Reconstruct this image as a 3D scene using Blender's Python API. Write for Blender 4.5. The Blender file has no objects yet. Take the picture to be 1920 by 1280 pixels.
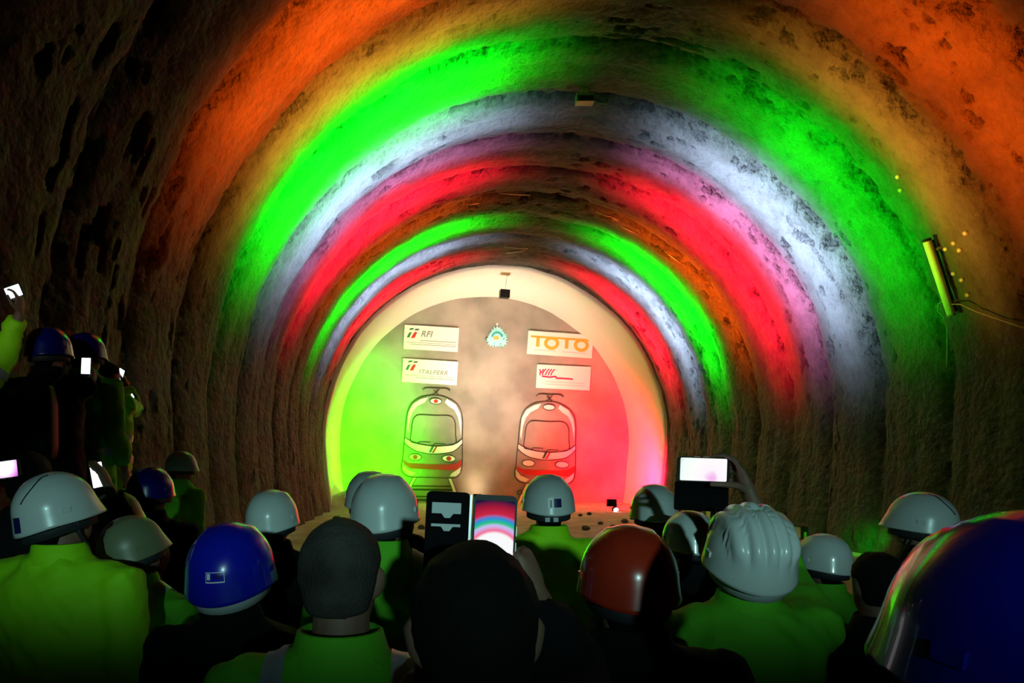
import bpy, bmesh, math, random
import numpy as np
from mathutils import Matrix, Vector, Euler

random.seed(7)
rng = np.random.default_rng(11)
SC = bpy.context.scene
COL = SC.collection

# ------------------------------------------------------------------ camera
F = 1387.0            # focal length in pixels of the 1920 x 1280 frame
VPX, VPY = 793.0, 863.0   # vanishing point of the tunnel axis
CAMZ = 1.85
cam_d = bpy.data.cameras.new('camera'); cam = bpy.data.objects.new('camera', cam_d); COL.objects.link(cam)
cam.location = (0, 0, CAMZ); cam.rotation_euler = (math.pi/2, 0, 0)
cam_d.sensor_width = 36.0; cam_d.lens = F/1920*36.0
cam_d.shift_x = (960-VPX)/1920.0
cam_d.shift_y = (VPY-640)/1920.0
cam_d.clip_start = 0.02; cam_d.clip_end = 200
SC.camera = cam

# ------------------------------------------------------------------ world / exposure
w = bpy.data.worlds.new('night'); SC.world = w; w.use_nodes = True
w.node_tree.nodes['Background'].inputs[0].default_value = (0.02, 0.018, 0.016, 1)
w.node_tree.nodes['Background'].inputs[1].default_value = 0.02
SC.view_settings.view_transform = 'Standard'; SC.view_settings.look = 'None'
SC.view_settings.gamma = 1.0; SC.view_settings.use_curve_mapping = False
SC.view_settings.exposure = 0.0

AX = 2.68      # tunnel axis X
R = 6.5        # tunnel radius
CZ = 2.70      # height of the arch centre
LINER_Y, FACE_Y = 27.5, 32.4

# ------------------------------------------------------------------ lights (stage floodlights on the tunnel floor)
def fan_light(name, loc, target, color, power, su, sv, axis=(0, 1, 0), pw=2.0, radius=0.05, cone=150):
    """A floodlight with an oblong lens: su = half-spread along axis, sv = across (tangents)."""
    ld = bpy.data.lights.new(name, 'SPOT'); ob = bpy.data.objects.new(name, ld); COL.objects.link(ob)
    ld.energy = power; ld.color = color; ld.shadow_soft_size = radius
    ld.spot_size = math.radians(cone); ld.spot_blend = 0.3
    d = (Vector(target)-Vector(loc)).normalized()
    x = Vector(axis); x = (x - d*x.dot(d)).normalized(); z = -d; y = z.cross(x)
    m = Matrix((x, y, z)).transposed().to_4x4(); m.translation = Vector(loc); ob.matrix_world = m
    ld.use_nodes = True; nt = ld.node_tree; nt.nodes.clear()
    out = nt.nodes.new('ShaderNodeOutputLight'); em = nt.nodes.new('ShaderNodeEmission')
    tc = nt.nodes.new('ShaderNodeTexCoord'); sp = nt.nodes.new('ShaderNodeSeparateXYZ')
    L = nt.links.new
    L(tc.outputs['Normal'], sp.inputs[0])
    def M(op, a, b=None):
        n = nt.nodes.new('ShaderNodeMath'); n.operation = op
        for i, v in enumerate((a, b)):
            if v is None: continue
            if isinstance(v, (int, float)): n.inputs[i].default_value = v
            else: L(v, n.inputs[i])
        return n.outputs[0]
    u = M('POWER', M('ABSOLUTE', M('DIVIDE', M('DIVIDE', sp.outputs[0], sp.outputs[2]), su)), pw)
    v = M('POWER', M('ABSOLUTE', M('DIVIDE', M('DIVIDE', sp.outputs[1], sp.outputs[2]), sv)), 2.6)
    e = M('EXPONENT', M('MULTIPLY', M('ADD', u, v), -1.0))
    L(e, em.inputs['Strength']); L(em.outputs[0], out.inputs[0])
    return ob

ORANGE = (1.0, 0.095, 0.002); GREEN = (0.0, 1.0, 0.006); WHITE = (0.50, 0.68, 1.0); RED = (1.0, 0.008, 0.03)
AMBER = (1.0, 0.36, 0.03)
KW = 1.6
# (depth, colour, half-width m, power on the left haunch, power on the right haunch)
BANDS = [
    (9.95, ORANGE, 0.85, 12500, 6500),
    (11.45, AMBER, 0.42, 7500,  4600),
    (13.25, GREEN, 1.05, 50000, 10500),
    (15.25, WHITE, 0.75, 17000, 19000),
    (16.6, (1.0, .30, .75), 0.50, 7500,  14000),
    (18.1, RED,    0.80, 38000, 40000),
    (20.0, ORANGE, 0.60, 7500, 11000),
    (21.9, GREEN,  0.66, 40000, 44000),
    (23.9, WHITE,  0.62, 15000, 18000),
    (25.9, RED,    0.75, 24000, 32000),
]
FLOODS = []
for i, (D, c, hw, pl, pr) in enumerate(BANDS):
    for side, P in ((-1, pl), (1, pr)):
        # the lamp stands by the opposite wall and throws its beam across onto this haunch
        if side > 0: lx = (722-VPX if D > 19.5 else 640-VPX)*D/F       # stands left of the middle
        else: lx = 7.24 if abs(D-13.25) < .1 else AX+5.0               # stands by the right wall
        loc = Vector((lx, D, 0.42))
        a = math.radians(41 if side > 0 else 127)
        tgt = Vector((AX + R*math.cos(a), D, CZ + R*math.sin(a)))
        dist = (tgt-loc).length
        fan_light('floodlight_beam', loc, tgt, c, P*KW*3.9, hw/dist*1.05, math.tan(math.radians(12.5)), pw=2.2)
        FLOODS.append((loc, tgt, c))
# lamps that wash the end face
FACE_LAMPS = [
    ((-0.4, 26.9, 0.5), (-3.3, FACE_Y, 2.9),  (0.04, 1.0, 0.0), 12500, 0.46, 0.46),
    ((6.9, 26.9, 0.5),  (10.0, FACE_Y, 2.8),  (1.0, 0.004, 0.03), 15000, 0.60, 0.50),
    ((2.6, 26.6, 0.35), (2.7, FACE_Y, 8.8),  (1.0, 0.76, 0.58), 5200, 0.52, 0.60),
    ((2.3, 31.3, 0.2), (2.35, FACE_Y, 2.0),  (1.0, 0.68, 0.42), 130, 0.6, 1.4),
]
for (l, t, c, p, su, sv) in FACE_LAMPS:
    fan_light('face_floodlight_beam', l, t, c, p*KW, su, sv, axis=(1, 0, 0))
    FLOODS.append((Vector(l), Vector(t), c))
# work lamp on a vehicle behind the crowd, headlight style cut-off
fan_light('work_or_added_beam', (0.50, -6.0, 2.65), (0.25, 4.0, 1.47), (0.50, 1.0, 0.93), 980, 0.30, 0.033, axis=(1, 0, 0), radius=0.06)
# added narrow beam without a real source, brightens the raised lime sleeve
fan_light('work_or_added_beam', (-0.2, -6.0, 2.20), (-2.28, 4.0, 2.58), (0.85, 1.0, 0.9), 900, 0.022, 0.022, axis=(1, 0, 0), radius=0.05)
# added green lamp imitating floodlight spill on the floor by the right wall
fan_light('added_spill_lamp', (8.3, 13.6, 0.55), (8.75, 15.2, 0.0), GREEN, 120, 0.5, 0.35, axis=(1, 0, 0), radius=0.05)

# ------------------------------------------------------------------ helpers
def at(px, py, D):
    return Vector(((px-VPX)*D/F, D, CAMZ + (VPY-py)*D/F))

def tag(o, label=None, cat=None, group=None, kind=None):
    if label: o['label'] = label
    if cat: o['category'] = cat
    if group: o['group'] = group
    if kind: o['kind'] = kind
    return o

def empty(name, loc=(0, 0, 0), rz=0.0):
    o = bpy.data.objects.new(name, None); COL.objects.link(o)
    o.location = loc; o.rotation_euler = (0, 0, rz); o.empty_display_size = 0.1
    return o

def obj(name, mesh, mat=None, parent=None, mtx=None):
    o = bpy.data.objects.new(name, mesh); COL.objects.link(o)
    if mat is not None and not mesh.materials: mesh.materials.append(mat)
    if parent is not None: o.parent = parent
    if mtx is not None: o.matrix_basis = mtx
    return o

def mesh_np(name, V, Fc, smooth=True):
    me = bpy.data.meshes.new(name)
    me.from_pydata([tuple(v) for v in V], [], [tuple(f) for f in Fc])
    me.update()
    if smooth: me.polygons.foreach_set('use_smooth', [True]*len(me.polygons))
    return me

def grid_mesh(name, P):
    """P: (n, m, 3) grid of points."""
    n, m = P.shape[:2]
    idx = np.arange(n*m).reshape(n, m)
    q = np.stack([idx[:-1, :-1], idx[1:, :-1], idx[1:, 1:], idx[:-1, 1:]], -1).reshape(-1, 4)
    me = bpy.data.meshes.new(name)
    me.vertices.add(n*m); me.vertices.foreach_set('co', P.reshape(-1).astype(np.float32))
    me.loops.add(q.size); me.loops.foreach_set('vertex_index', q.reshape(-1).astype(np.int32))
    me.polygons.add(len(q)); me.polygons.foreach_set('loop_start', np.arange(0, q.size, 4, dtype=np.int32))
    me.update(calc_edges=True); me.validate()
    me.polygons.foreach_set('use_smooth', np.ones(len(q), bool))
    return me

class MB:
    def __init__(s): s.V = []; s.F = []
    def add(s, V, Fc):
        b = len(s.V); s.V += [tuple(v) for v in V]; s.F += [tuple(i+b for i in f) for f in Fc]; return s
    def box(s, c, sz, M=None):
        x, y, z = (k/2 for k in sz)
        V = [Vector((i*x, j*y, k*z)) for i in (-1, 1) for j in (-1, 1) for k in (-1, 1)]
        if M is not None: V = [M @ v for v in V]
        V = [v+Vector(c) for v in V]
        return s.add(V, [(0, 1, 3, 2), (4, 6, 7, 5), (0, 4, 5, 1), (2, 3, 7, 6), (0, 2, 6, 4), (1, 5, 7, 3)])
    def tube(s, pts, rad, n=10, up=None):
        V, Fc = loft(pts, rad, n, up); return s.add(V, Fc)
    def ellipsoid(s, c, r, M=None, n=14, m=9):
        V = []; Fc = []
        for i in range(m+1):
            a = math.pi*i/m
            for j in range(n):
                b = 2*math.pi*j/n
                v = Vector((r[0]*math.sin(a)*math.cos(b), r[1]*math.sin(a)*math.sin(b), r[2]*math.cos(a)))
                if M is not None: v = M @ v
                V.append(v+Vector(c))
        for i in range(m):
            for j in range(n):
                Fc.append((i*n+j, (i+1)*n+j, (i+1)*n+(j+1) % n, i*n+(j+1) % n))
        return s.add(V, Fc)
    def mesh(s, name, smooth=True): return mesh_np(name, s.V, s.F, smooth)

def loft(pts, rad, n=12, up=None):
    """tube through pts with radii (scalar or (r_side, r_up)), capped."""
    pts = [Vector(p) for p in pts]; V = []; Fc = []
    up = Vector(up) if up is not None else None
    side = None
    for i, p in enumerate(pts):
        t = (pts[min(i+1, len(pts)-1)] - pts[max(i-1, 0)]).normalized()
        if up is not None:
            sd = t.cross(up)
            if sd.length < 1e-4: sd = t.orthogonal()
        else:
            sd = side - t*side.dot(t) if side is not None else t.orthogonal()
        sd.normalize(); side = sd; u = sd.cross(t).normalized()
        r = rad[i] if isinstance(rad, (list, tuple)) else rad
        ra, rb = (r if isinstance(r, (list, tuple)) else (r, r))
        for k in range(n):
            a = 2*math.pi*k/n
            V.append(p + sd*(ra*math.cos(a)) + u*(rb*math.sin(a)))
    for i in range(len(pts)-1):
        for k in range(n):
            Fc.append((i*n+k, i*n+(k+1) % n, (i+1)*n+(k+1) % n, (i+1)*n+k))
    Fc.append(tuple(range(n-1, -1, -1))); b = (len(pts)-1)*n; Fc.append(tuple(b+k for k in range(n)))
    return V, Fc

def stack(secs, n=20):
    """horizontal sections (z, cx, cy, rx, ry[, power]) lofted, capped."""
    V = []; Fc = []
    for s_ in secs:
        z, cx, cy, rx, ry = s_[:5]; p = s_[5] if len(s_) > 5 else 1.0
        for k in range(n):
            a = 2*math.pi*k/n; c, sn = math.cos(a), math.sin(a)
            V.append((cx+rx*math.copysign(abs(c)**p, c), cy+ry*math.copysign(abs(sn)**p, sn), z))
    for i in range(len(secs)-1):
        for k in range(n):
            Fc.append((i*n+k, i*n+(k+1) % n, (i+1)*n+(k+1) % n, (i+1)*n+k))
    Fc.append(tuple(range(n-1, -1, -1))); b = (len(secs)-1)*n; Fc.append(tuple(b+k for k in range(n)))
    return V, Fc

def remesh(mb, voxel, smooth_it=4, name='m'):
    """fuse overlapping closed pieces into one continuous skin."""
    me = mb.mesh('tmp'); o = bpy.data.objects.new('tmp', me); COL.objects.link(o)
    bm = bmesh.new(); bm.from_mesh(me); bmesh.ops.recalc_face_normals(bm, faces=bm.faces); bm.to_mesh(me); bm.free()
    r = o.modifiers.new('r', 'REMESH'); r.mode = 'VOXEL'; r.voxel_size = voxel; r.use_smooth_shade = True
    s = o.modifiers.new('s', 'SMOOTH'); s.factor = 0.5; s.iterations = smooth_it
    dg = bpy.context.evaluated_depsgraph_get()
    out = bpy.data.meshes.new_from_object(o.evaluated_get(dg)); out.name = name
    bpy.data.objects.remove(o); bpy.data.meshes.remove(me)
    return out

def hash3(ix, iy, iz):
    h = (ix.astype(np.int64)*374761393 + iy.astype(np.int64)*668265263 + iz.astype(np.int64)*2147483647) & 0xffffffff
    h = ((h ^ (h >> 13)) * 1274126177) & 0xffffffff
    h = (h ^ (h >> 16)) & 0xffffffff
    return h.astype(np.float64)/4294967295.0
def vnoise(x, y, z):
    x0, y0, z0 = np.floor(x), np.floor(y), np.floor(z)
    fx, fy, fz = x-x0, y-y0, z-z0
    fx = fx*fx*(3-2*fx); fy = fy*fy*(3-2*fy); fz = fz*fz*(3-2*fz)
    r = 0
    for i in (0, 1):
        for j in (0, 1):
            for k in (0, 1):
                r = r + hash3(x0+i, y0+j, z0+k)*(fx if i else 1-fx)*(fy if j else 1-fy)*(fz if k else 1-fz)
    return r*2-1
def fbm(x, y, z, o=4, g=0.5):
    a, s, t = 1.0, 0, 0
    for i in range(o):
        s = s + a*vnoise(x*2**i+17*i, y*2**i+5*i, z*2**i-9*i); t += a; a *= g
    return s/t

# ------------------------------------------------------------------ materials
MATS = {}
def mat(name, color, rough=0.6, metal=0.0, emit=None, estr=0.0, bump=None, mottle=None, spec=None, coat=0.0):
    if name in MATS: return MATS[name]
    m = bpy.data.materials.new(name); m.use_nodes = True; nt = m.node_tree; b = nt.nodes['Principled BSDF']
    b.inputs['Base Color'].default_value = (*color, 1); b.inputs['Roughness'].default_value = rough
    b.inputs['Metallic'].default_value = metal
    if spec is not None: b.inputs['Specular IOR Level'].default_value = spec
    if coat: b.inputs['Coat Weight'].default_value = coat
    if emit: b.inputs['Emission Color'].default_value = (*emit, 1); b.inputs['Emission Strength'].default_value = estr
    tc = nt.nodes.new('ShaderNodeTexCoord')
    if mottle:   # (scale, other colour, detail)
        n = nt.nodes.new('ShaderNodeTexNoise'); n.inputs['Scale'].default_value = mottle[0]; n.inputs['Detail'].default_value = 5
        cr = nt.nodes.new('ShaderNodeValToRGB'); cr.color_ramp.elements[0].position = 0.35; cr.color_ramp.elements[1].position = 0.65
        cr.color_ramp.elements[0].color = (*color, 1); cr.color_ramp.elements[1].color = (*mottle[1], 1)
        nt.links.new(tc.outputs['Object'], n.inputs['Vector']); nt.links.new(n.outputs['Fac'], cr.inputs[0])
        nt.links.new(cr.outputs[0], b.inputs['Base Color'])
    if bump:     # (scale, strength, distance)
        n = nt.nodes.new('ShaderNodeTexNoise'); n.inputs['Scale'].default_value = bump[0]; n.inputs['Detail'].default_value = 6
        bp = nt.nodes.new('ShaderNodeBump'); bp.inputs['Strength'].default_value = bump[1]; bp.inputs['Distance'].default_value = bump[2]
        nt.links.new(tc.outputs['Object'], n.inputs['Vector']); nt.links.new(n.outputs['Fac'], bp.inputs['Height'])
        nt.links.new(bp.outputs[0], b.inputs['Normal'])
    MATS[name] = m; return m

def shotcrete():
    m = bpy.data.materials.new('shotcrete'); m.use_nodes = True; nt = m.node_tree; b = nt.nodes['Principled BSDF']; L = nt.links.new
    b.inputs['Roughness'].default_value = 0.85
    tc = nt.nodes.new('ShaderNodeTexCoord')
    n1 = nt.nodes.new('ShaderNodeTexNoise'); n1.inputs['Scale'].default_value = 0.7; n1.inputs['Detail'].default_value = 6
    cr = nt.nodes.new('ShaderNodeValToRGB'); e = cr.color_ramp.elements
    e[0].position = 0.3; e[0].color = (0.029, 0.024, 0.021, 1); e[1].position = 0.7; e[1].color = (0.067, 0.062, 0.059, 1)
    at_ = nt.nodes.new('ShaderNodeAttribute'); at_.attribute_name = 'rock_shade'
    mx = nt.nodes.new('ShaderNodeMix'); mx.data_type = 'RGBA'; mx.inputs['B'].default_value = (0.004, 0.0033, 0.0027, 1)  # pit colour: dark bare rock with the shade of crevices painted in
    n3 = nt.nodes.new('ShaderNodeTexNoise'); n3.inputs['Scale'].default_value = 3.2; n3.inputs['Detail'].default_value = 8; n3.inputs['Roughness'].default_value = 0.7
    mm = nt.nodes.new('ShaderNodeMath'); mm.operation = 'MULTIPLY_ADD'; mm.inputs[1].default_value = 0.9; mm.inputs[2].default_value = -0.45
    ad = nt.nodes.new('ShaderNodeMath'); ad.operation = 'ADD'
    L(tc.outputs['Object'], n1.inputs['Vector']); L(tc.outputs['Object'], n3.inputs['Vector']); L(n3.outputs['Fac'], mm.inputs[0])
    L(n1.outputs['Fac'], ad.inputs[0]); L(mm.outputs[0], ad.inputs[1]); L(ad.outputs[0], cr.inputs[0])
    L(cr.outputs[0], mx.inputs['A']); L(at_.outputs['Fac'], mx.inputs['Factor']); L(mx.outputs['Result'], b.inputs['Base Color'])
    n2 = nt.nodes.new('ShaderNodeTexNoise'); n2.inputs['Scale'].default_value = 9; n2.inputs['Detail'].default_value = 7
    bp = nt.nodes.new('ShaderNodeBump'); bp.inputs['Strength'].default_value = 1.0; bp.inputs['Distance'].default_value = 0.10
    L(tc.outputs['Object'], n2.inputs['Vector']); L(n2.outputs['Fac'], bp.inputs['Height']); L(bp.outputs[0], b.inputs['Normal'])
    return m
M_ROCK = shotcrete()
M_FACE = mat('face_concrete', (0.20, 0.185, 0.16), 0.9, mottle=(0.55, (0.36, 0.33, 0.29)), bump=(3.0, 0.25, 0.05))
M_LINER = mat('white_sheeting', (0.64, 0.62, 0.60), 0.6, bump=(2.0, 0.3, 0.05))
M_FLOOR = mat('packed_earth', (0.30, 0.24, 0.20), 0.9, mottle=(1.3, (0.46, 0.39, 0.33)), bump=(5.0, 0.6, 0.06))
M_BLACK = mat('black_plastic', (0.006, 0.006, 0.007), 0.5, spec=0.25)
M_INK = mat('black_paint', (0.025, 0.02, 0.018), 0.8)
M_WPAINT = mat('white_paint', (0.85, 0.84, 0.80), 0.7)
M_REDPAINT = mat('red_paint', (0.42, 0.02, 0.015), 0.7)
M_BOARD = mat('sign_board', (0.88, 0.87, 0.85), 0.55)
M_SKIN = mat('skin', (0.20, 0.105, 0.07), 0.6, bump=(60, 0.15, 0.004))

# ------------------------------------------------------------------ the tunnel shell
def shell_displace(s, ang, y):
    """inward bulge of the sprayed concrete (m) and how much dark rock and painted crevice shade there is."""
    px = s*0.9
    wob = 0.16*fbm(s*0.35, y*0.08, y*0+3.1, 3) + 0.05*fbm(s*1.7, y*0.2, y*0+8.0, 2)
    pitch = 1.82
    ph = (y + wob)/pitch
    k = np.floor(ph); f = ph-k
    amp = 0.11 + 0.09*hash3(k, k*0+3, k*0+1)
    rib = amp*(np.sin(np.pi*f)**0.55)
    f2 = (y*1.0 + 1.5*wob)/0.61; rib2 = 0.028*np.abs(np.sin(np.pi*f2))
    big = 0.10*fbm(s*0.45, y*0.45, y*0+1.7, 3)
    mid = 0.05*fbm(s*2.3, y*2.6, y*0+4.4, 4, 0.6)
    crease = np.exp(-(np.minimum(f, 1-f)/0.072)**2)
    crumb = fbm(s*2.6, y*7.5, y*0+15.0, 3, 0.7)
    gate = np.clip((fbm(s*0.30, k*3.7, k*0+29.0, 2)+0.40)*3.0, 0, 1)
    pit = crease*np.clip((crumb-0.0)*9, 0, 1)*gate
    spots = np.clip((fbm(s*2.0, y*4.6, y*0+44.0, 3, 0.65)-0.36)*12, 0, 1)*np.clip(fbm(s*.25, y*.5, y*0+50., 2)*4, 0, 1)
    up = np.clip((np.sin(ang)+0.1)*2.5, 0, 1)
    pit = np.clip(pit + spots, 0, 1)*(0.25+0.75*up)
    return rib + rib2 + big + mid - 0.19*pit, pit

s_tot = 2*CZ + math.pi*R
NS = 760
sv = np.linspace(0, s_tot, NS)
ys = np.concatenate([np.linspace(-9, 3, 60, endpoint=False), np.linspace(3, LINER_Y+0.15, 620)])
S, Y = np.meshgrid(sv, ys, indexing='ij')
def base_profile(s):
    arc = np.clip((s-CZ)/R, 0, math.pi); a = math.pi-arc
    lo = np.clip(CZ-s, 0, None); hi = np.clip(s-(CZ+math.pi*R), 0, None); d = np.maximum(lo, hi)
    inw = 0.035*d*d
    x = AX + (R-inw)*np.cos(a); z = CZ + R*np.sin(a) - lo - hi
    return x, z, a
X0, Z0, A = base_profile(S)
disp, pit = shell_displace(S, A, Y)
endf = np.clip((LINER_Y+0.15-Y)/0.6, 0, 1)
disp = disp*(0.35+0.65*endf)+0.04
P = np.stack([X0-np.cos(A)*disp, Y, Z0-np.sin(A)*disp], -1)
ia = int(np.searchsorted(sv, 1.9)); ib = int(np.searchsorted(sv, s_tot-1.9))
for nm, a, b in (('wall_left', 0, ia+1), ('ceiling', ia, ib+1), ('wall_right', ib, NS)):
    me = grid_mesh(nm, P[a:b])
    at_ = me.attributes.new('rock_shade', 'FLOAT', 'POINT'); at_.data.foreach_set('value', pit[a:b].reshape(-1).astype(np.float32))
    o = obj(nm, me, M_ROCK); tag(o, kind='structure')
    if nm == 'ceiling': CEIL = o
tag(bpy.data.objects['ceiling'], 'ribbed sprayed concrete tunnel vault washed with coloured light', 'ceiling')
tag(bpy.data.objects['wall_left'], 'dark ribbed concrete foot of the tunnel behind the raised onlookers', 'wall')
tag(bpy.data.objects['wall_right'], 'dark ribbed concrete foot of the tunnel under the tube lamp', 'wall')

# white sheeting over the last metres, with a wavy hem
sv2 = np.linspace(0, s_tot, 140); yl = np.linspace(0, 1, 16)
S2, T2 = np.meshgrid(sv2, yl, indexing='ij')
hem = LINER_Y + 0.10*fbm(S2*0.6, S2*0, S2*0+2.0, 2) + 0.05*np.round(fbm(S2*0.9, S2*0, S2*0+6.0, 1)*2)/2
Y2 = hem + (FACE_Y+0.05-hem)*T2
X2, Z2, A2 = base_profile(S2)
d2 = 0.20 + 0.05*fbm(S2*0.7, Y2*0.5, S2*0+9.0, 3) - 0.03*T2
P2 = np.stack([X2-np.cos(A2)*d2, Y2, Z2-np.sin(A2)*d2], -1)
lip = P2[:, :1].copy(); d3 = -0.05
lip[:, 0, 0] = X2[:, 0]-np.cos(A2[:, 0])*d3; lip[:, 0, 2] = Z2[:, 0]-np.sin(A2[:, 0])*d3; lip[:, 0, 1] = P2[:, 0, 1]+0.02
o = obj('trim_1', grid_mesh('trim_1', np.concatenate([lip, P2], 1)), M_LINER)
tag(o, 'bright white sheeting lining the vault round the end face', 'lining', kind='structure')

# end face
xs = np.linspace(AX-R-0.3, AX+R+0.3, 150); zs = np.linspace(-0.1, CZ+R+0.3, 110)
XX, ZZ = np.meshgrid(xs, zs, indexing='ij')
YY = FACE_Y + 0.03 + 0.03*np.maximum(0, fbm(XX*0.5, ZZ*0.5, XX*0+2, 3))
o = obj('wall_back', grid_mesh('wall_back', np.stack([XX, YY, ZZ], -1)), M_FACE)
tag(o, 'plastered end face of the tunnel washed green, cream and red', 'wall', kind='structure')

# floor
xs = np.linspace(AX-R-0.4, AX+R+0.4, 160); yy = np.concatenate([np.linspace(-9, 5, 40, endpoint=False), np.linspace(5, FACE_Y+0.3, 260)])
XX, YY = np.meshgrid(xs, yy, indexing='ij')
far = np.clip((YY-8)/4, 0, 1)
ZF = far*(0.03*fbm(XX*0.8, YY*0.8, XX*0+1, 4) + 0.012*fbm(XX*4, YY*4, XX*0+6, 3))
ZF += 0.05*far*np.clip((YY-11)/6, 0, 1)*np.clip((26.4-YY)/0.4, 0, 1)
ZF += 0.80*np.exp(-((XX+2.5)/1.5)**2-((YY-28.4)/0.9)**2)
ZF -= 0.02
def floor_z(x, y):
    i = int(np.clip(np.searchsorted(xs, x), 0, len(xs)-1)); j = int(np.clip(np.searchsorted(yy, y), 0, len(yy)-1))
    return float(ZF[i, j])
o = obj('floor', grid_mesh('floor', np.stack([XX, YY, ZF], -1)), M_FLOOR)
tag(o, 'uneven tan earth floor of the tunnel before the end face', 'floor', kind='structure')

# bare reinforcement ends poking out of the vault: parts of the vault
def on_vault(px, py, off=0.0):
    dx, dz = (px-VPX)/F, (VPY-py)/F; rr = R-0.18
    for _ in range(4):
        a = dx*dx+dz*dz; b = -2*(dx*AX + dz*(CZ-CAMZ)); c = AX*AX+(CZ-CAMZ)**2-(rr-off)**2
        D = (-b+math.sqrt(b*b-4*a*c))/(2*a)
        p = Vector((dx*D, D, CAMZ+dz*D)); an = math.atan2(p.z-CZ, p.x-AX)
        dd, _p = shell_displace(np.array([[CZ+(math.pi-an)*R]]), np.array([[an]]), np.array([[D]]))
        rr = R-0.04-float(dd[0, 0])
    return p
M_STEEL = mat('bare_steel', (0.55, 0.5, 0.42), 0.4, 0.6)
M_CABLE = mat('cable_rubber', (0.10, 0.10, 0.10), 0.6)
for (a, b) in (((1118, 398), (1165, 412)), ((1150, 410), (1202, 432)), ((1165, 424), (1198, 440)), ((1245, 470), (1278, 495)),
               ((868, 384), (898, 381)), ((935, 362), (1000, 366)), ((945, 463), (990, 466)), ((942, 475), (985, 470))):
    p, q = on_vault(*a), on_vault(*b)
    m_ = MB(); m_.tube([p, (p+q)/2 + Vector((0, -0.05, -0.03)), q], 0.012, 6)
    obj('rebar', m_.mesh('rebar'), M_STEEL, CEIL)
# small rock anchors with plates along the right haunch
for (px, py) in ((1801, 468), (1790, 455), (1775, 466), (1812, 436), (1790, 512), (1805, 524), (1816, 552), (1685, 330), (1690, 355)):
    p = on_vault(px, py); n = Vector((AX-p.x, 0, CZ-p.z)).normalized()
    m_ = MB(); m_.tube([p-n*0.03, p+n*0.04], 0.035, 8)
    obj('anchor_head', m_.mesh('anchor_head'), M_STEEL, CEIL)
# junction box under the crown
p = on_vault(1096, 186, 0.2)
jb = tag(empty('junction_box', p), 'small grey junction box with a cable stub fixed under the dark crown', 'box')
m_ = MB(); m_.box((0, 0, 0), (0.34, 0.2, 0.17)); obj('body', m_.mesh('body', False), mat('grey_box', (0.2, 0.2, 0.2), 0.5), jb)
m_ = MB(); m_.box((0, -0.11, -0.03), (0.3, 0.02, 0.1)); obj('cover', m_.mesh('cover', False), M_BLACK, jb)
m_ = MB(); m_.tube([(0.17, 0, 0), (0.3, 0.0, -0.06), (0.42, 0.02, -0.07), (0.5, 0.05, 0.12)], 0.03, 8); obj('cable_stub', m_.mesh('cable_stub'), M_CABLE, jb)
m_ = MB(); m_.box((0, 0.0, 0.18), (0.1, 0.06, 0.24)); obj('bracket', m_.mesh('bracket', False), M_STEEL, jb)

# tube lamp on the right haunch
pa, pb = on_vault(1738, 452, 0.15), on_vault(1783, 588, 0.15)
mid = (pa+pb)/2; ax = (pb-pa).normalized(); Ln = (pb-pa).length
nrm = Vector((AX-mid.x, 0, CZ-mid.z)); nrm = (nrm - ax*nrm.dot(ax)).normalized()
Mx = Matrix((ax, nrm.cross(ax) * -1, nrm)).transposed().to_4x4()
tl = tag(empty('tube_lamp', mid), 'unlit pale tube lamp hanging aslant on the right of the vault', 'lamp')
m3 = Mx.to_3x3()
M_TUBE = mat('milky_tube', (0.72, 0.76, 0.66), 0.35)
m_ = MB(); m_.tube([m3 @ Vector((-Ln/2, 0, 0)), m3 @ Vector((Ln/2, 0, 0))], 0.062, 16); obj('diffuser', m_.mesh('diffuser'), M_TUBE, tl)
m_ = MB(); m_.box((0, 0, 0), (Ln*0.98, 0.09, 0.07), m3); m_.V = [tuple(Vector(v)-nrm*0.055) for v in m_.V]
obj('housing', m_.mesh('housing', False), M_BLACK, tl)
for e in (-1, 1):
    m_ = MB(); m_.tube([m3 @ Vector((e*Ln/2, 0, 0)), m3 @ Vector((e*(Ln/2+0.035), 0, 0))], 0.068, 16); obj('end_cap', m_.mesh('end_cap'), M_BLACK if e < 0 else mat('grey_box', (0.2, 0.2, 0.2), 0.5), tl)
    m_ = MB(); m_.box(m3 @ Vector((e*Ln*0.36, 0, 0)) - nrm*0.14, (0.04, 0.12, 0.16), m3); obj('clip', m_.mesh('clip', False), M_STEEL, tl)
# its cable: loop, a hanging tail and the run towards the entrance
m_ = MB()
pts = [on_vault(1770, 562, .15), on_vault(1759, 570, .16), on_vault(1758, 583, .16), on_vault(1768, 592, .14), on_vault(1776, 612, .1), on_vault(1776, 650, .08), on_vault(1775, 688, .02)]
m_.tube(pts, 0.009, 6)
m_.tube([on_vault(1784, 570, .15), on_vault(1800, 570, .15), on_vault(1830, 584, .12), on_vault(1870, 598, .1), on_vault(1930, 618, .08), on_vault(2100, 660, .05)], 0.009, 6)
tag(obj('lamp_cable', m_.mesh('lamp_cable'), mat('grey_cable', (0.28, 0.27, 0.25), 0.6)), 'thin grey cable looping down from the tube lamp', 'cable')

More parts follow.
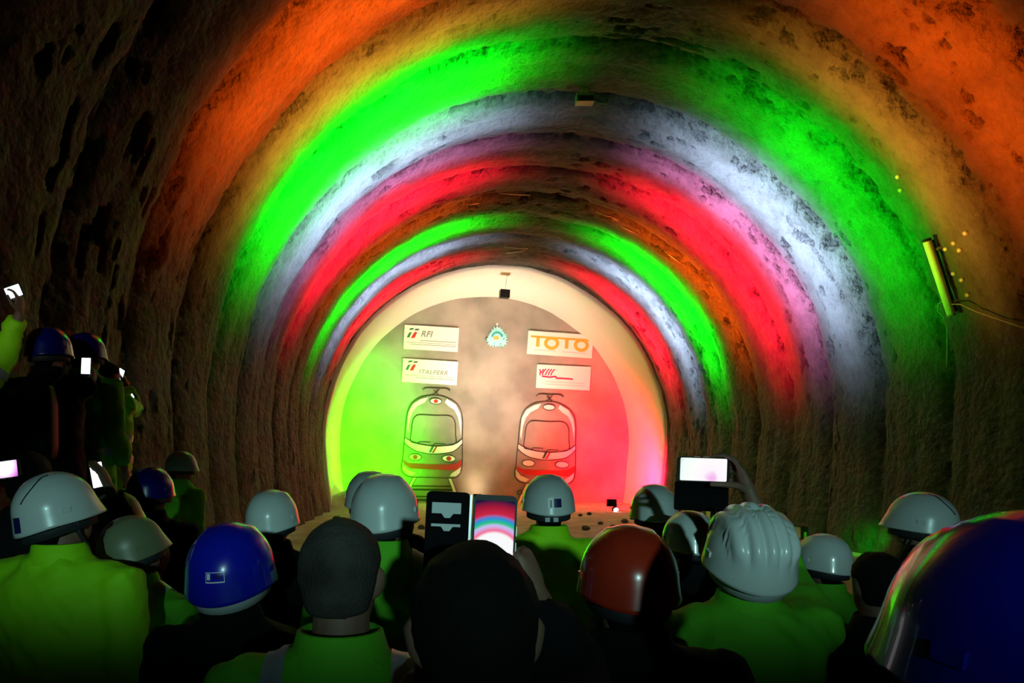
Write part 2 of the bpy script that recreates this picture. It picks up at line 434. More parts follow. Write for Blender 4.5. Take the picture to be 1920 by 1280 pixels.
# black box hanging from the crown before the end face
sp = tag(empty('hanging_speaker', at(946, 557, 28.2)), 'small black loudspeaker box hanging on a cord from the white lining', 'speaker')
m_ = MB(); m_.box((0, 0, 0.12), (0.36, 0.3, 0.30), Euler((0, 0.06, 0.1)).to_matrix()); obj('cabinet', m_.mesh('cabinet', False), M_BLACK, sp)
m_ = MB(); m_.box((0, -0.155, 0.12), (0.28, 0.02, 0.22), Euler((0, 0.06, 0.1)).to_matrix()); obj('grille', m_.mesh('grille', False), mat('grille_cloth', (0.02, 0.02, 0.02), 0.9), sp)
top = 9.2-0.22-sp.location.z
m_ = MB(); m_.tube([(0.02, 0, 0.26), (0.09, 0, 0.8), (0.12, 0, top)], 0.008, 6); obj('cord', m_.mesh('cord'), mat('pale_cord', (0.5, 0.5, 0.5), .6), sp)

# ------------------------------------------------------------------ flat work on the end face
DF = FACE_Y
def fp(px, py, off=0.02):
    v = at(px, py, DF); v.y = DF-off; return v
def spline(pts, closed=False, sub=5):
    pts = [np.array(p, float) for p in pts]; n = len(pts); out = []
    rngi = range(n) if closed else range(n-1)
    for i in rngi:
        p0, p1, p2, p3 = [pts[(i+k) % n] if closed else pts[min(max(i+k, 0), n-1)] for k in (-1, 0, 1, 2)]
        for j in range(sub):
            t = j/sub
            out.append(0.5*((2*p1)+(-p0+p2)*t+(2*p0-5*p1+4*p2-p3)*t*t+(-p0+3*p1-3*p2+p3)*t**3))
    if not closed: out.append(pts[-1])
    return out
def line_mesh(name, polys, width, y0=0.0, th=0.012):
    """polys: list of (list of 2-D points in metres, closed)"""
    mb = MB()
    for pts, closed in polys:
        n = len(pts); V = []; Fc = []
        for i in range(n):
            a = pts[i-1] if (closed or i > 0) else pts[i]; b = pts[(i+1) % n] if (closed or i < n-1) else pts[i]
            d = np.array(b)-np.array(a); d = d/(np.hypot(*d)+1e-9); nn = np.array((-d[1], d[0]))*width/2
            for q in (pts[i]+nn, pts[i]-nn):
                V += [(q[0], y0-th, q[1]), (q[0], y0, q[1])]
        m = n if closed else n-1
        for i in range(m):
            j = (i+1) % n; a, b = i*4, j*4
            Fc += [(a, a+2, b+2, b), (a, b, b+1, a+1), (a+2, a+3, b+3, b+2)]
        mb.add(V, Fc)
    return mb.mesh(name, False)
def fill_mesh(name, polys, y0=0.0, th=0.008):
    bm = bmesh.new()
    for pts in polys:
        f = bm.faces.new([bm.verts.new((p[0], y0-th, p[1])) for p in pts])
        r = bmesh.ops.extrude_face_region(bm, geom=[f])
        bmesh.ops.translate(bm, vec=(0, th, 0), verts=[v for v in r['geom'] if isinstance(v, bmesh.types.BMVert)])
    bmesh.ops.recalc_face_normals(bm, faces=bm.faces)
    bmesh.ops.triangulate(bm, faces=[f for f in bm.faces if len(f.verts) > 4])
    me = bpy.data.meshes.new(name); bm.to_mesh(me); bm.free(); return me
def oval(c, rx, ry, n=22, rot=0.0):
    return [np.array((c[0]+rx*math.cos(a)*math.cos(rot)-ry*math.sin(a)*math.sin(rot), c[1]+rx*math.cos(a)*math.sin(rot)+ry*math.sin(a)*math.cos(rot))) for a in np.linspace(0, 2*math.pi, n, endpoint=False)]

def train(ox, oy, dx, dy, label, red_lamps, sleepers):
    base = fp(ox+450/5.565, oy+970/5.565)
    root = tag(empty('train_mural', base), label, 'mural', 'train drawings on the end face')
    def c(p): v = fp(ox+(p[0]+dx)/5.565, oy+(p[1]+dy)/5.565)-base; return np.array((v.x, v.z))
    C = lambda pts: [c(p) for p in pts]
    lw = 0.036
    outline = [(128, 890), (126, 840), (140, 780), (150, 660), (160, 560), (175, 400), (195, 280), (240, 195), (320, 143), (400, 122), (520, 120), (620, 150), (700, 200), (745, 270), (765, 380), (763, 560), (762, 780), (755, 880), (735, 940), (690, 975), (600, 978), (420, 972), (240, 968), (175, 950), (140, 922)]
    obj('body_outline', line_mesh('body_outline', [(spline(C(outline), True), True)], lw), M_INK, root)
    ws = [(222, 590), (232, 480), (242, 400), (265, 345), (320, 320), (480, 328), (610, 328), (668, 358), (690, 420), (692, 520), (690, 620), (560, 643), (400, 640), (270, 615)]
    obj('windscreen_outline', line_mesh('windscreen_outline', [(spline(C(ws), True), True)], lw), M_INK, root)
    upb = [(163, 555), (220, 590), (300, 620), (440, 645), (560, 645), (690, 620), (760, 570)]; lob = [(760, 622), (700, 680), (620, 715), (440, 727), (290, 700), (200, 650), (160, 610)]
    obj('bow_band', fill_mesh('bow_band', [spline(C(upb))+spline(C(lob))]), M_WPAINT, root)
    obj('bow_outline', line_mesh('bow_outline', [(spline(C(upb)), False), (spline(C(lob)), False)], lw, -0.004), M_INK, root)
    st = [(140, 785), (200, 822), (400, 835), (620, 840), (700, 825), (757, 785), (750, 850), (690, 900), (560, 895), (220, 880), (155, 835)]
    obj('red_stripe', fill_mesh('red_stripe', [C(st)]), M_REDPAINT, root)
    for nm, pl in (('highlight', [(200, 290), (250, 203), (330, 155), (405, 138), (370, 190), (290, 230), (240, 290), (212, 380), (195, 520), (183, 470)]),
                   ('highlight', [(580, 190), (600, 152), (690, 210), (738, 300), (752, 400), (748, 540), (735, 440), (715, 340), (680, 270), (620, 230)]),
                   ('highlight', [(137, 825), (190, 890), (280, 930), (240, 958), (180, 940), (142, 900)]),
                   ('highlight', [(748, 860), (735, 925), (690, 963), (630, 962), (650, 930), (720, 885)])):
        obj(nm, fill_mesh(nm, [C(pl)]), M_WPAINT, root)
    for (x, y, rx, ry) in ((270, 760, 66, 34), (620, 776, 70, 34), (485, 178, 62, 30)):
        ov = oval((x, y), rx, ry, rot=0.06)
        h = obj('headlight', fill_mesh('headlight', [C(ov)], -0.002), M_WPAINT, root)
        obj('rim', line_mesh('rim', [(C(ov), True)], lw*0.9, -0.008), M_INK, h)
        if red_lamps: obj('red_lens', fill_mesh('red_lens', [C(oval((x, y), rx*0.38, ry*0.72))], -0.012), M_REDPAINT, h)
    obj('wiper', line_mesh('wiper', [(C([(295, 616), (325, 600), (425, 606)]), False)], lw*.8, -0.004), M_INK, root)
    obj('wiper', line_mesh('wiper', [(C([(440, 648), (480, 620), (585, 624)]), False)], lw*.8, -0.004), M_INK, root)
    obj('green_slash', fill_mesh('green_slash', [C([(440, 648), (470, 648), (435, 712), (412, 712)])], -0.01), mat('dark_green_paint', (0.02, 0.10, 0.05), .8), root)
    obj('red_slash', fill_mesh('red_slash', [C([(482, 652), (502, 652), (465, 718), (440, 718)])], -0.01), M_REDPAINT, root)
    obj('pantograph', line_mesh('pantograph', [(spline(C([(350, 62), (385, 40), (490, 44), (590, 46), (635, 70)])), False), (C([(522, 50), (490, 88), (452, 118)]), False), (C([(462, 62), (492, 90), (516, 118)]), False)], lw*1.1, -0.004), M_INK, root)
    for r_ in ([(245, 975), (200, 1060), (150, 1180), (100, 1290)], [(612, 985), (645, 1070), (672, 1150), (720, 1290)]):
        q = C(r_); obj('rail', fill_mesh('rail', [q+[p+np.array((0.16, 0.0)) for p in q[::-1]]], -0.004), M_WPAINT, root)
        obj('rail_edge', line_mesh('rail_edge', [(q, False), ([p+np.array((0.16, 0)) for p in q], False)], lw*.8, -0.008), M_INK, root)
    if sleepers:
        for (yv, x0, x1, th) in ((1060, 225, 675, 12), (1098, 215, 700, 20), (1170, 190, 720, 14), (1205, 165, 740, 22), (1255, 150, 760, 16)):
            obj('sleeper', fill_mesh('sleeper', [C([(x0, yv-th/2), (x1, yv+6-th/2), (x1, yv+6+th/2), (x0, yv+th/2)])], -0.002), M_INK, root)
    else:
        obj('buffer', line_mesh('buffer', [(C(oval((180, 1065), 24, 22)), True)], lw, 0), M_INK, root)
    return root
train(730, 720, 0, 0, 'line drawing of a train with red lenses in its headlamps, on green-lit wall', True, True)
train(940, 730, 12, 8, 'line drawing of a train with plain pale headlamps, on red-lit wall', False, False)

def text_mesh(txt, size, shear=0.0, spacing=1.0, extrude=0.004):
    cu = bpy.data.curves.new('t', 'FONT'); cu.body = txt; cu.size = size; cu.shear = shear; cu.space_character = spacing
    cu.extrude = extrude; cu.offset = size*0.03; cu.resolution_u = 3
    o = bpy.data.objects.new('t', cu); COL.objects.link(o)
    dg = bpy.context.evaluated_depsgraph_get(); dg.update()
    me = bpy.data.meshes.new_from_object(o.evaluated_get(dg)); bpy.data.objects.remove(o); bpy.data.curves.remove(cu)
    return me
ROTX = Matrix.Rotation(math.pi/2, 4, 'X')
PXM = F/DF
M_GREY = mat('grey_print', (0.25, 0.25, 0.25), 0.7); M_DGREY = mat('dark_print', (0.10, 0.12, 0.11), 0.7)
M_GREENP = mat('green_print', (0.03, 0.13, 0.07), 0.7); M_REDP = mat('red_print', (0.55, 0.02, 0.03), 0.7)
M_ORP = mat('orange_print', (0.85, 0.42, 0.05), 0.7); M_MAG = mat('crimson_print', (0.62, 0.01, 0.10), 0.7)
def sign(cx, cy, wpx, hpx, ang, label):
    W_, H_ = wpx/PXM, hpx/PXM
    p = fp(cx, cy, 0.03); root = empty('sign_board', p); root.rotation_euler = (0, math.radians(ang), 0)
    tag(root, label, 'sign')
    m_ = MB(); m_.box((0, 0, 0), (W_, 0.04, H_)); obj('board', m_.mesh('board', False), M_BOARD, root)
    return root, W_, H_
def sbar(root, name, x0, x1, z, h, m, y=-0.024):
    m_ = MB(); m_.box(((x0+x1)/2, y, z), (x1-x0, 0.006, h)); return obj(name, m_.mesh(name, False), m, root)
def stext(root, name, txt, size, x, z, m, shear=0.0, spacing=1.0):
    return obj(name, text_mesh(txt, size, shear, spacing), m, root, Matrix.Translation((x, -0.024, z)) @ ROTX)
def sfill(root, name, polys, m, y=-0.022): return obj(name, fill_mesh(name, polys, y), m, root)
A2_ = lambda pts, k=1, ox=0, oz=0: [np.array((ox+p[0]*k, oz+p[1]*k)) for p in pts]
def fs_logo(root, x, z, k):
    sfill(root, 'logo_green', [A2_([(0.30, .92), (.72, .98), (.60, .80), (.22, .74)], k, x, z), A2_([(0.02, .0), (.28, .0), (.50, .56), (.24, .50)], k, x, z)], M_GREENP)
    sfill(root, 'logo_black', [A2_([(0.86, .92), (1.26, .92), (1.12, .74), (.72, .74)], k, x, z)], M_DGREY)
    sfill(root, 'logo_red', [A2_([(0.44, -.06), (.80, -.02), (1.05, .56), (.80, .60), (.62, .34)], k, x, z)], M_REDP)
r_, W_, H_ = sign(808.5, 634.5, 102, 45, 3.4, 'white board with tricolour logo and the letters RFI')
fs_logo(r_, -W_/2+0.11, -0.02, 0.44)
stext(r_, 'lettering', 'RFI', 0.36, -W_/2+0.72, 0.06, M_GREY, 0.25, 1.05)
sbar(r_, 'small_print', -W_/2+.72, W_/2-.1, -0.12, .028, M_GREY); sbar(r_, 'rule', -W_/2+.1, W_/2-.1, -0.22, .018, M_GREY); sbar(r_, 'small_print', -W_/2+.3, W_/2-.1, -0.30, .024, M_GREY)
r_, W_, H_ = sign(806, 697, 103, 44, 3.6, 'white board with tricolour logo and the word ITALFERR')
fs_logo(r_, -W_/2+0.12, 0.02, 0.44)
stext(r_, 'lettering', 'ITALFERR', 0.26, -W_/2+0.72, -0.10, M_GREY, 0.25, 1.18)
sbar(r_, 'rule', -W_/2+.1, W_/2-.1, -0.20, .02, M_GREY); sbar(r_, 'small_print', -W_/2+.6, W_/2-.12, -0.29, .028, M_GREY)
r_, W_, H_ = sign(1050, 646, 122, 43.5, 4.0, 'white board with large orange letters TOTO under an orange bar')
sbar(r_, 'top_bar', -W_/2+.12, W_/2-.08, .27, .085, M_ORP)
for x in (-.98, .28): sbar(r_, 'letter_t', x-.075, x+.075, .05, .42, M_ORP)
for x in (-.38, .92):
    o_ = [(x+.26*math.cos(a), .03+.22*math.sin(a)) for a in np.linspace(0, 2*math.pi, 24, endpoint=False)]
    obj('letter_o', line_mesh('letter_o', [(A2_(o_), True)], 0.14, -0.020), M_ORP, r_)
sbar(r_, 'small_print', -W_/2+.3, -.2, -0.30, .03, mat('pale_print', (.62, .6, .6), .7)); sbar(r_, 'small_print', .1, W_/2-.3, -0.31, .03, MATS['pale_print'])
r_, W_, H_ = sign(1056, 707.5, 100.5, 44, 2.9, 'white board with a crimson scribbled logo and long underline')
for i, x in enumerate((-.98, -.86, -.72, -.60, -.48)):
    pts = spline(A2_([(x-.09, .30), (x-.04, .24), (x-.05, .14), (x+.03, .20), (x+.10, .32)])) if i == 0 else spline(A2_([(x-.07, .06), (x-.04, .17), (x+.05, .30), (x+.09, .33)]))
    obj('pen_stroke', line_mesh('pen_stroke', [(pts, False)], .05, -0.020), M_MAG, r_)
obj('pen_stroke', line_mesh('pen_stroke', [(spline(A2_([(-1.02, .22), (-1.04, .10), (-1.0, .04)])), False)], .04, -0.020), M_MAG, r_)
obj('underline', line_mesh('underline', [(spline(A2_([(-.95, .01), (-.6, -.02), (-.35, .02), (-.3, -.05), (0, -.05), (.42, -.06)])), False)], .06, -0.020), M_MAG, r_)
sbar(r_, 'small_print', -W_/2+.4, W_/2-.25, -0.22, .022, mat('rose_print', (.72, .5, .55), .7)); sbar(r_, 'small_print', -W_/2+.4, W_/2-.2, -0.33, .022, MATS['rose_print'])

# cyan emblem between the boards
em = tag(empty('wall_emblem', fp(932, 657)), 'ragged turquoise emblem with orange middle between the sign boards', 'emblem')
M_CY = mat('turquoise_paint', (0.16, 0.72, 0.72), .6); M_CYL = mat('pale_blue_paint', (0.36, 0.78, 0.84), .6); M_TEAL = mat('teal_paint', (0.02, 0.36, 0.38), .6)
z0 = 0.55
n_ = 46; star = []
for i in range(n_):
    a = 2*math.pi*i/n_+math.pi/2
    shp = 0.40 + 0.15*max(0, math.cos(a-math.pi/2))**6 + 0.10*max(0, math.cos(a+2.6))**3 + 0.10*max(0, math.cos(a+.55))**3
    rr = shp*(1.0 if i % 2 == 0 else 0.80)*random.uniform(.93, 1.07); star.append((rr*math.cos(a)*1.05, z0+rr*math.sin(a)))
obj('leafy_border', fill_mesh('leafy_border', [A2_(star)]), M_CYL, em)
for i in range(34):
    a = random.uniform(0, 2*math.pi); rr = random.uniform(.24, .46)
    x, z = rr*math.cos(a)*1.1, z0+rr*math.sin(a)*1.0
    obj('leaf', fill_mesh('leaf', [oval((x, z), random.uniform(.02, .045), random.uniform(.015, .03), 7, a)], -0.006), (M_CY, M_TEAL, M_CY)[i % 3], em)
arch = [(.22*math.cos(a), z0+.02+.22*math.sin(a)) for a in np.linspace(0.1, math.pi-.1, 14)]
obj('arch', line_mesh('arch', [(A2_(arch), False)], .085, -0.010), M_TEAL, em)
obj('figure', fill_mesh('figure', [oval((-.04, z0+.0), .13, .09, 12), oval((.05, z0-.03), .07, .10, 10)][:1], -0.012), mat('amber_paint', (.75, .45, .08), .6), em)
obj('top_knob', fill_mesh('top_knob', [oval((0, z0+.60), .045, .05, 10)], -0.002), M_WPAINT, em)

# floodlight housings on the floor
def flood_proto():
    root = empty('floodlight')
    m_ = MB(); m_.box((0, 0, 0.34), (0.34, 0.12, 0.26)); obj('housing', m_.mesh('housing', False), M_BLACK, root)
    m_ = MB(); m_.box((0, 0.066, 0.34), (0.29, 0.012, 0.21)); obj('lens', m_.mesh('lens', False), mat('lens_glass', (.5, .5, .5), .1), root)
    m_ = MB()
    for s in (-1, 1): m_.box((s*0.19, 0, 0.18), (0.015, 0.05, 0.36))
    m_.box((0, 0, 0.01), (0.40, 0.24, 0.02)); obj('yoke', m_.mesh('yoke', False), M_STEEL, root)
    for k in range(5):
        m_ = MB(); m_.box((-0.13+0.065*k, -0.075, 0.34), (0.012, 0.04, 0.22)); obj('cooling_fin', m_.mesh('cooling_fin', False), M_BLACK, root)
    return root
def copy_tree(o, parent=None):
    c = o.copy(); COL.objects.link(c); c.parent = parent
    for ch in list(o.children): copy_tree(ch, c)
    return c
fl0 = flood_proto()
BAND_NAMES = ['outermost orange', 'amber', 'wide green', 'wide white', 'pink', 'wide red', 'narrow inner orange', 'narrow inner green', 'narrow inner white', 'innermost red']
for i, (l, t, c) in enumerate(FLOODS):
    f_ = fl0 if i == 0 else copy_tree(fl0)
    d = (t-l); d.z = 0; d.normalize()
    f_.location = (l.x-d.x*0.10, l.y-d.y*0.10, floor_z(l.x, l.y)+0.005)
    f_.rotation_euler = (0, 0, math.atan2(-d.x, d.y))
    if i >= 2*len(BANDS):
        j = i-2*len(BANDS)
        tag(f_, ['black floodlight before the left of the end face, throwing green light', 'black floodlight before the right of the end face, throwing red light',
                 'black floodlight before the middle of the end face, throwing warm light', 'black floodlight close against the foot of the end face'][j], 'floodlight', 'floodlights before the end face')
    else:
        tag(f_, 'black floodlight %s throwing the %s band across the vault' % ('near the right wall' if i % 2 == 0 else 'on the open floor', BAND_NAMES[i//2]), 'floodlight', 'floodlights along the right wall' if i % 2 == 0 else 'floodlights on the open floor')
# glowing spot where the red lamp shines on the floor by the lining
r0 = at(1155, 948, 27.0)
lm = tag(empty('spot_lamp', (r0.x, 27.0, floor_z(r0.x, 27.0))), 'small lit lamp lying at the foot of the red-lit end face', 'lamp')
m_ = MB(); m_.tube([(0, 0, .06), (0, .14, .09)], [.09, .12], 14); obj('can', m_.mesh('can'), M_BLACK, lm)
m_ = MB(); m_.tube([(0, -.01, .06), (0, 0.0, .065)], [.07, .085], 14); obj('bulb', m_.mesh('bulb'), mat('hot_bulb', (1, 1, 1), .3, emit=(1, .8, .75), estr=40), lm)
# loose stones on the floor
M_STONE = mat('stone', (0.10, 0.08, 0.07), .9)
for i, (px, py) in enumerate(((1088, 962), (1105, 960), (1126, 977), (1131, 990), (1150, 984), (1172, 975), (1185, 968), (1098, 986), (790, 985), (1140, 1004))):
    D_ = F*CAMZ/(py-VPY); p = at(px, py, D_*0.93)
    m_ = MB(); r0_ = random.uniform(.06, .12); m_.ellipsoid((0, 0, r0_*.5), (r0_, r0_*.8, r0_*.65), n=9, m=6)
    m_.V = [(v[0]*random.uniform(.85, 1.15), v[1]*random.uniform(.85, 1.15), v[2]*random.uniform(.9, 1.1)) for v in m_.V]
    o = obj('stone', m_.mesh('stone', False), M_STONE); o.location = (p.x, p.y, floor_z(p.x, p.y))
    tag(o, 'dark loose stone on the tan floor before the end face', 'stone', 'loose stones on the tunnel floor')

# ------------------------------------------------------------------ people
M_HV = mat('hi_vis_cloth', (0.32, 0.86, 0.0), 0.75, bump=(25, 0.25, 0.01))
M_HVD = mat('hi_vis_green_cloth', (0.10, 0.52, 0.01), 0.8, bump=(25, 0.25, 0.01))
M_DARK = mat('dark_cloth', (0.006, 0.0065, 0.008), 0.9, spec=0.15, bump=(25, 0.25, 0.01))
M_NAVY = mat('navy_cloth', (0.012, 0.016, 0.04), 0.85, bump=(25, 0.25, 0.01))
M_TROUS = mat('trouser_cloth', (0.02, 0.02, 0.025), 0.9)
M_BOOT = mat('boot_leather', (0.015, 0.012, 0.01), 0.6)
M_REFL = mat('reflective_tape', (0.42, 0.47, 0.52), 0.45, 0.3)
M_HAIRB = mat('black_hair', (0.003, 0.0027, 0.0025), 0.9, spec=0.15, bump=(260, 0.4, 0.004))
M_HAIRG = mat('cropped_grey_hair', (0.020, 0.018, 0.016), 0.8, mottle=(9, (0.055, 0.05, 0.045)), spec=0.2, bump=(160, 0.6, 0.006))
M_HW = mat('white_helmet', (0.62, 0.66, 0.65), 0.28, coat=0.4)
M_HB = mat('blue_helmet', (0.004, 0.010, 0.42), 0.25, coat=0.5)
M_HDB = mat('navy_helmet', (0.002, 0.004, 0.16), 0.25, coat=0.5)
M_HR = mat('red_helmet', (0.33, 0.022, 0.008), 0.25, coat=0.5)
M_HG = mat('grey_blue_helmet', (0.20, 0.30, 0.50), 0.3, coat=0.4)
M_HWSHADE = mat('shaded_white_helmet', (0.16, 0.18, 0.10), 0.4)  # white helmet whose shade is mixed into a dull olive base colour
M_STRAP = mat('strap_web', (0.02, 0.02, 0.025), 0.7)
M_EYE = mat('eye_white', (0.7, 0.7, 0.68), 0.2)

def helmet_fn(k, style):
    """outer surface of a hard hat: f(t, phi) -> Vector; t 0 crown .. 1 rim"""
    a, b, h = 0.119*k, 0.138*k, 0.144*k
    def f(t, ph, inner=0.0):
        al = min(t, 1.0)*math.pi/2
        r = math.sin(al)**0.97; z = h*math.cos(al)**0.9 if al < math.pi/2-1e-6 else 0.0
        c, s = math.cos(ph), math.sin(ph)
        x, y = (a-inner)*r*c, (b-inner)*r*s
        if inner: z -= inner*math.cos(al)
        fr = max(0, s)**6; bk = max(0, -s)**2
        if style == 'ribbed' and not inner:
            msk = max(0, min(1, (0.90-t)*6))*max(0, min(1, (t-0.02)*12))
            bump = 0.017*k*(abs(math.cos(math.pi*(x/(0.036*k))))**0.7)*msk*(1 if abs(x) < 0.094*k else 0)
            n = Vector((x/a**2, y/b**2, z/h**2)).normalized(); x += n.x*bump; y += n.y*bump; z += n.z*bump
        elif not inner:
            rid = 0.005*k*math.exp(-((abs(x)-0.052*k)/(0.007*k))**2)*max(0, min(1, (0.80-t)*5))
            z += rid
        if t > 0.86:
            e = (t-0.86)/0.14
            z -= 0.026*k*e + 0.020*k*bk*e
            if not inner or t > 0.98:
                lip = 0.006*k*e*e
                y += (0.018*k*fr)*e + lip*s; x += lip*c; z -= 0.004*k*fr*e
        return Vector((x, y, z))
    return f
def helmet(parent, M0, k, material, style='plain', sticker=None, nape=None, seam=False, chin=False, label=None):
    f = helmet_fn(k, style); n = 160 if style == 'ribbed' else 44
    ts = [0.012, .05, .1, .16, .23, .3, .38, .46, .54, .62, .7, .77, .83, .87, .91, .95, .985, 1.0]
    V = []; Fc = []; rows = [(t, 0.0) for t in ts] + [(t, 0.005*k) for t in ts[::-1]]
    for t, inn in rows:
        for j in range(n): V.append(f(t, 2*math.pi*j/n, inn))
    for i in range(len(rows)-1):
        for j in range(n): Fc.append((i*n+j, (i+1)*n+j, (i+1)*n+(j+1) % n, i*n+(j+1) % n))
    Fc.append(tuple(range(n))); b0 = (len(rows)-1)*n; Fc.append(tuple(b0+j for j in range(n-1, -1, -1)))
    hm = obj('hard_hat', mesh_np('hard_hat', V, Fc), material, parent, M0)
    if label: hm['label'] = label
    def nrm(t, ph):
        e = 1e-3; p = f(t, ph); q = f(min(t+e, 1), ph)-p; r = f(t, ph+e)-p; v = r.cross(q); v.normalize()
        return v if v.dot(Vector((p.x, p.y, p.z+.02))) > 0 else -v
    # headband under the shell
    m_ = MB(); nb = 28; Vb = []
    for z in (-0.030, -0.058):
        for inn in (0.016, 0.020):
            for j in range(nb):
                ph = 2*math.pi*j/nb; Vb.append(((0.118-inn)*k*math.cos(ph), (0.138-inn)*k*math.sin(ph), z*k-0.016*k*max(0, -math.sin(ph))))
    Fb = []
    for j in range(nb):
        q = (j+1) % nb
        Fb += [(j, q, 2*nb+q, 2*nb+j), (nb+q, nb+j, 3*nb+j, 3*nb+q), (2*nb+j, 2*nb+q, 3*nb+q, 3*nb+j)]
    m_.add(Vb, Fb); obj('headband', m_.mesh('headband'), M_STRAP if nape != 'pale' else mat('pale_band', (.45, .5, .5), .6), hm)
    if nape == 'ratchet':
        for sx in (-0.026, 0.012):
            m_ = MB(); m_.box((sx*k, -0.128*k, -0.062*k), (0.022*k, 0.006, 0.02*k)); obj('ratchet_tab', m_.mesh('ratchet_tab', False), mat('pale_band', (.45, .5, .5), .6), hm)
    if sticker:
        kind, t0, ph0, wst, hst = sticker
        def patch(name, mtl, off, x0, x1, y0, y1, nx=6, ny=3):
            Vp = []; Fp = []
            for i in range(nx+1):
                for j in range(ny+1):
                    ph = ph0 + (x0+(x1-x0)*i/nx)*wst; t = t0 + (y0+(y1-y0)*j/ny)*hst
                    Vp.append(f(t, ph)+nrm(t, ph)*off)
            for i in range(nx):
                for j in range(ny): Fp.append((i*(ny+1)+j, (i+1)*(ny+1)+j, (i+1)*(ny+1)+j+1, i*(ny+1)+j+1))
            return obj(name, mesh_np(name, Vp, Fp), mtl, hm)
        M_STK = mat('navy_sticker', (0.01, 0.012, 0.10), .4); M_STW = mat('white_sticker', (.75, .75, .75), .4)
        if kind == 'navy': patch('sticker', M_STK, 0.0012, -.5, .5, -.5, .5)
        elif kind == 'mark':
            patch('sticker', M_STW, 0.0012, -.5, .5, -.5, .5); patch('sticker_print', M_STK, 0.0020, -.08, .46, -.42, .42); patch('sticker_print', M_STK, 0.0020, -.34, -.22, -.3, .42)
        elif kind == 'outline':
            patch('sticker', M_STW, 0.0012, -.5, .5, -.5, .5); patch('sticker_field', M_HB, 0.0018, -.47, .47, -.42, .42)
            patch('sticker_print', M_STW, 0.0024, -.42, -.24, -.3, .3, 3, 2); patch('sticker_print', M_HDB, 0.0024, -.10, .40, -.22, .22)
    if seam:
        for sg in (-1, 1):
            pts = []
            for i in range(15):
                q = i/14; ph = -math.pi/2 + sg*(0.50+0.9*q); t = 0.74-0.52*math.sin(math.pi*min(q*1.0, 1)*0.5)
                pts.append(f(t, ph)+nrm(t, ph)*0.0008)
            m_ = MB(); m_.tube(pts, 0.0022*k, 6); obj('shell_seam', m_.mesh('shell_seam'), M_STRAP, hm)
    # slot covers at the sides
    for sg in (0, math.pi):
        p = f(0.9, sg); m_ = MB(); m_.box(p, (0.008, 0.03*k, 0.016*k)); obj('side_slot', m_.mesh('side_slot', False), material, hm)
    if chin:
        for sg in (-1, 1):
            pts = [Vector((sg*0.100*k, 0.03*k, -0.005)), Vector((sg*0.088*k, 0.03, -0.07*k)), Vector((sg*0.05*k, 0.055, -0.125*k)), Vector((0, 0.075, -0.14*k))]
            m_ = MB(); m_.tube(pts, [(0.008, 0.002)]*4, 8); obj('chin_strap', m_.mesh('chin_strap'), material if chin == 'shell' else M_STRAP, hm)
    return hm

def hand(mb, wrist, fwd, pal, thumb_dir, k=1.0, curl=0.6):
    """palm and five fingers appended to mb. fwd: along the hand; pal: palm normal; thumb_dir: side of the thumb."""
    W_ = Vector(wrist); f = Vector(fwd).normalized(); p = Vector(pal); p = (p-f*p.dot(f)).normalized(); t = Vector(thumb_dir)
    t = (t-f*t.dot(f)-p*t.dot(p)).normalized()
    mb.tube([W_-f*0.02*k, W_+f*0.03*k, W_+f*0.065*k, W_+f*0.092*k], [(0.024*k, 0.020*k), (0.036*k, 0.019*k), (0.041*k, 0.017*k), (0.038*k, 0.013*k)], 12, up=p)
    for off, ln in ((0.030, .072), (0.010, .080), (-0.011, .075), (-0.031, .058)):
        a = W_ + f*0.088*k + t*off*k; d = (f + t*off*1.2).normalized(); pts = [a-f*.012*k, a]; ang = 0
        for sgm in (0.42, 0.32, 0.26):
            ang += curl*1.0; dd = d*math.cos(ang)+p*math.sin(ang); a = a+dd*ln*sgm*k; pts.append(a)
        mb.tube(pts, [.0088*k, .0092*k, .0085*k, .0078*k, .0062*k], 8)
    b = W_ + f*0.022*k + t*0.028*k
    pts = [b, b+(t*.8+f*.5+p*.3).normalized()*.036*k]; pts.append(pts[-1]+(f*.75+t*.30+p*.5*curl).normalized()*.032*k); pts.append(pts[-1]+(f*.8+p*.6*curl).normalized()*.026*k)
    mb.tube(pts, [.013*k, .0115*k, .0100*k, .0075*k], 8)

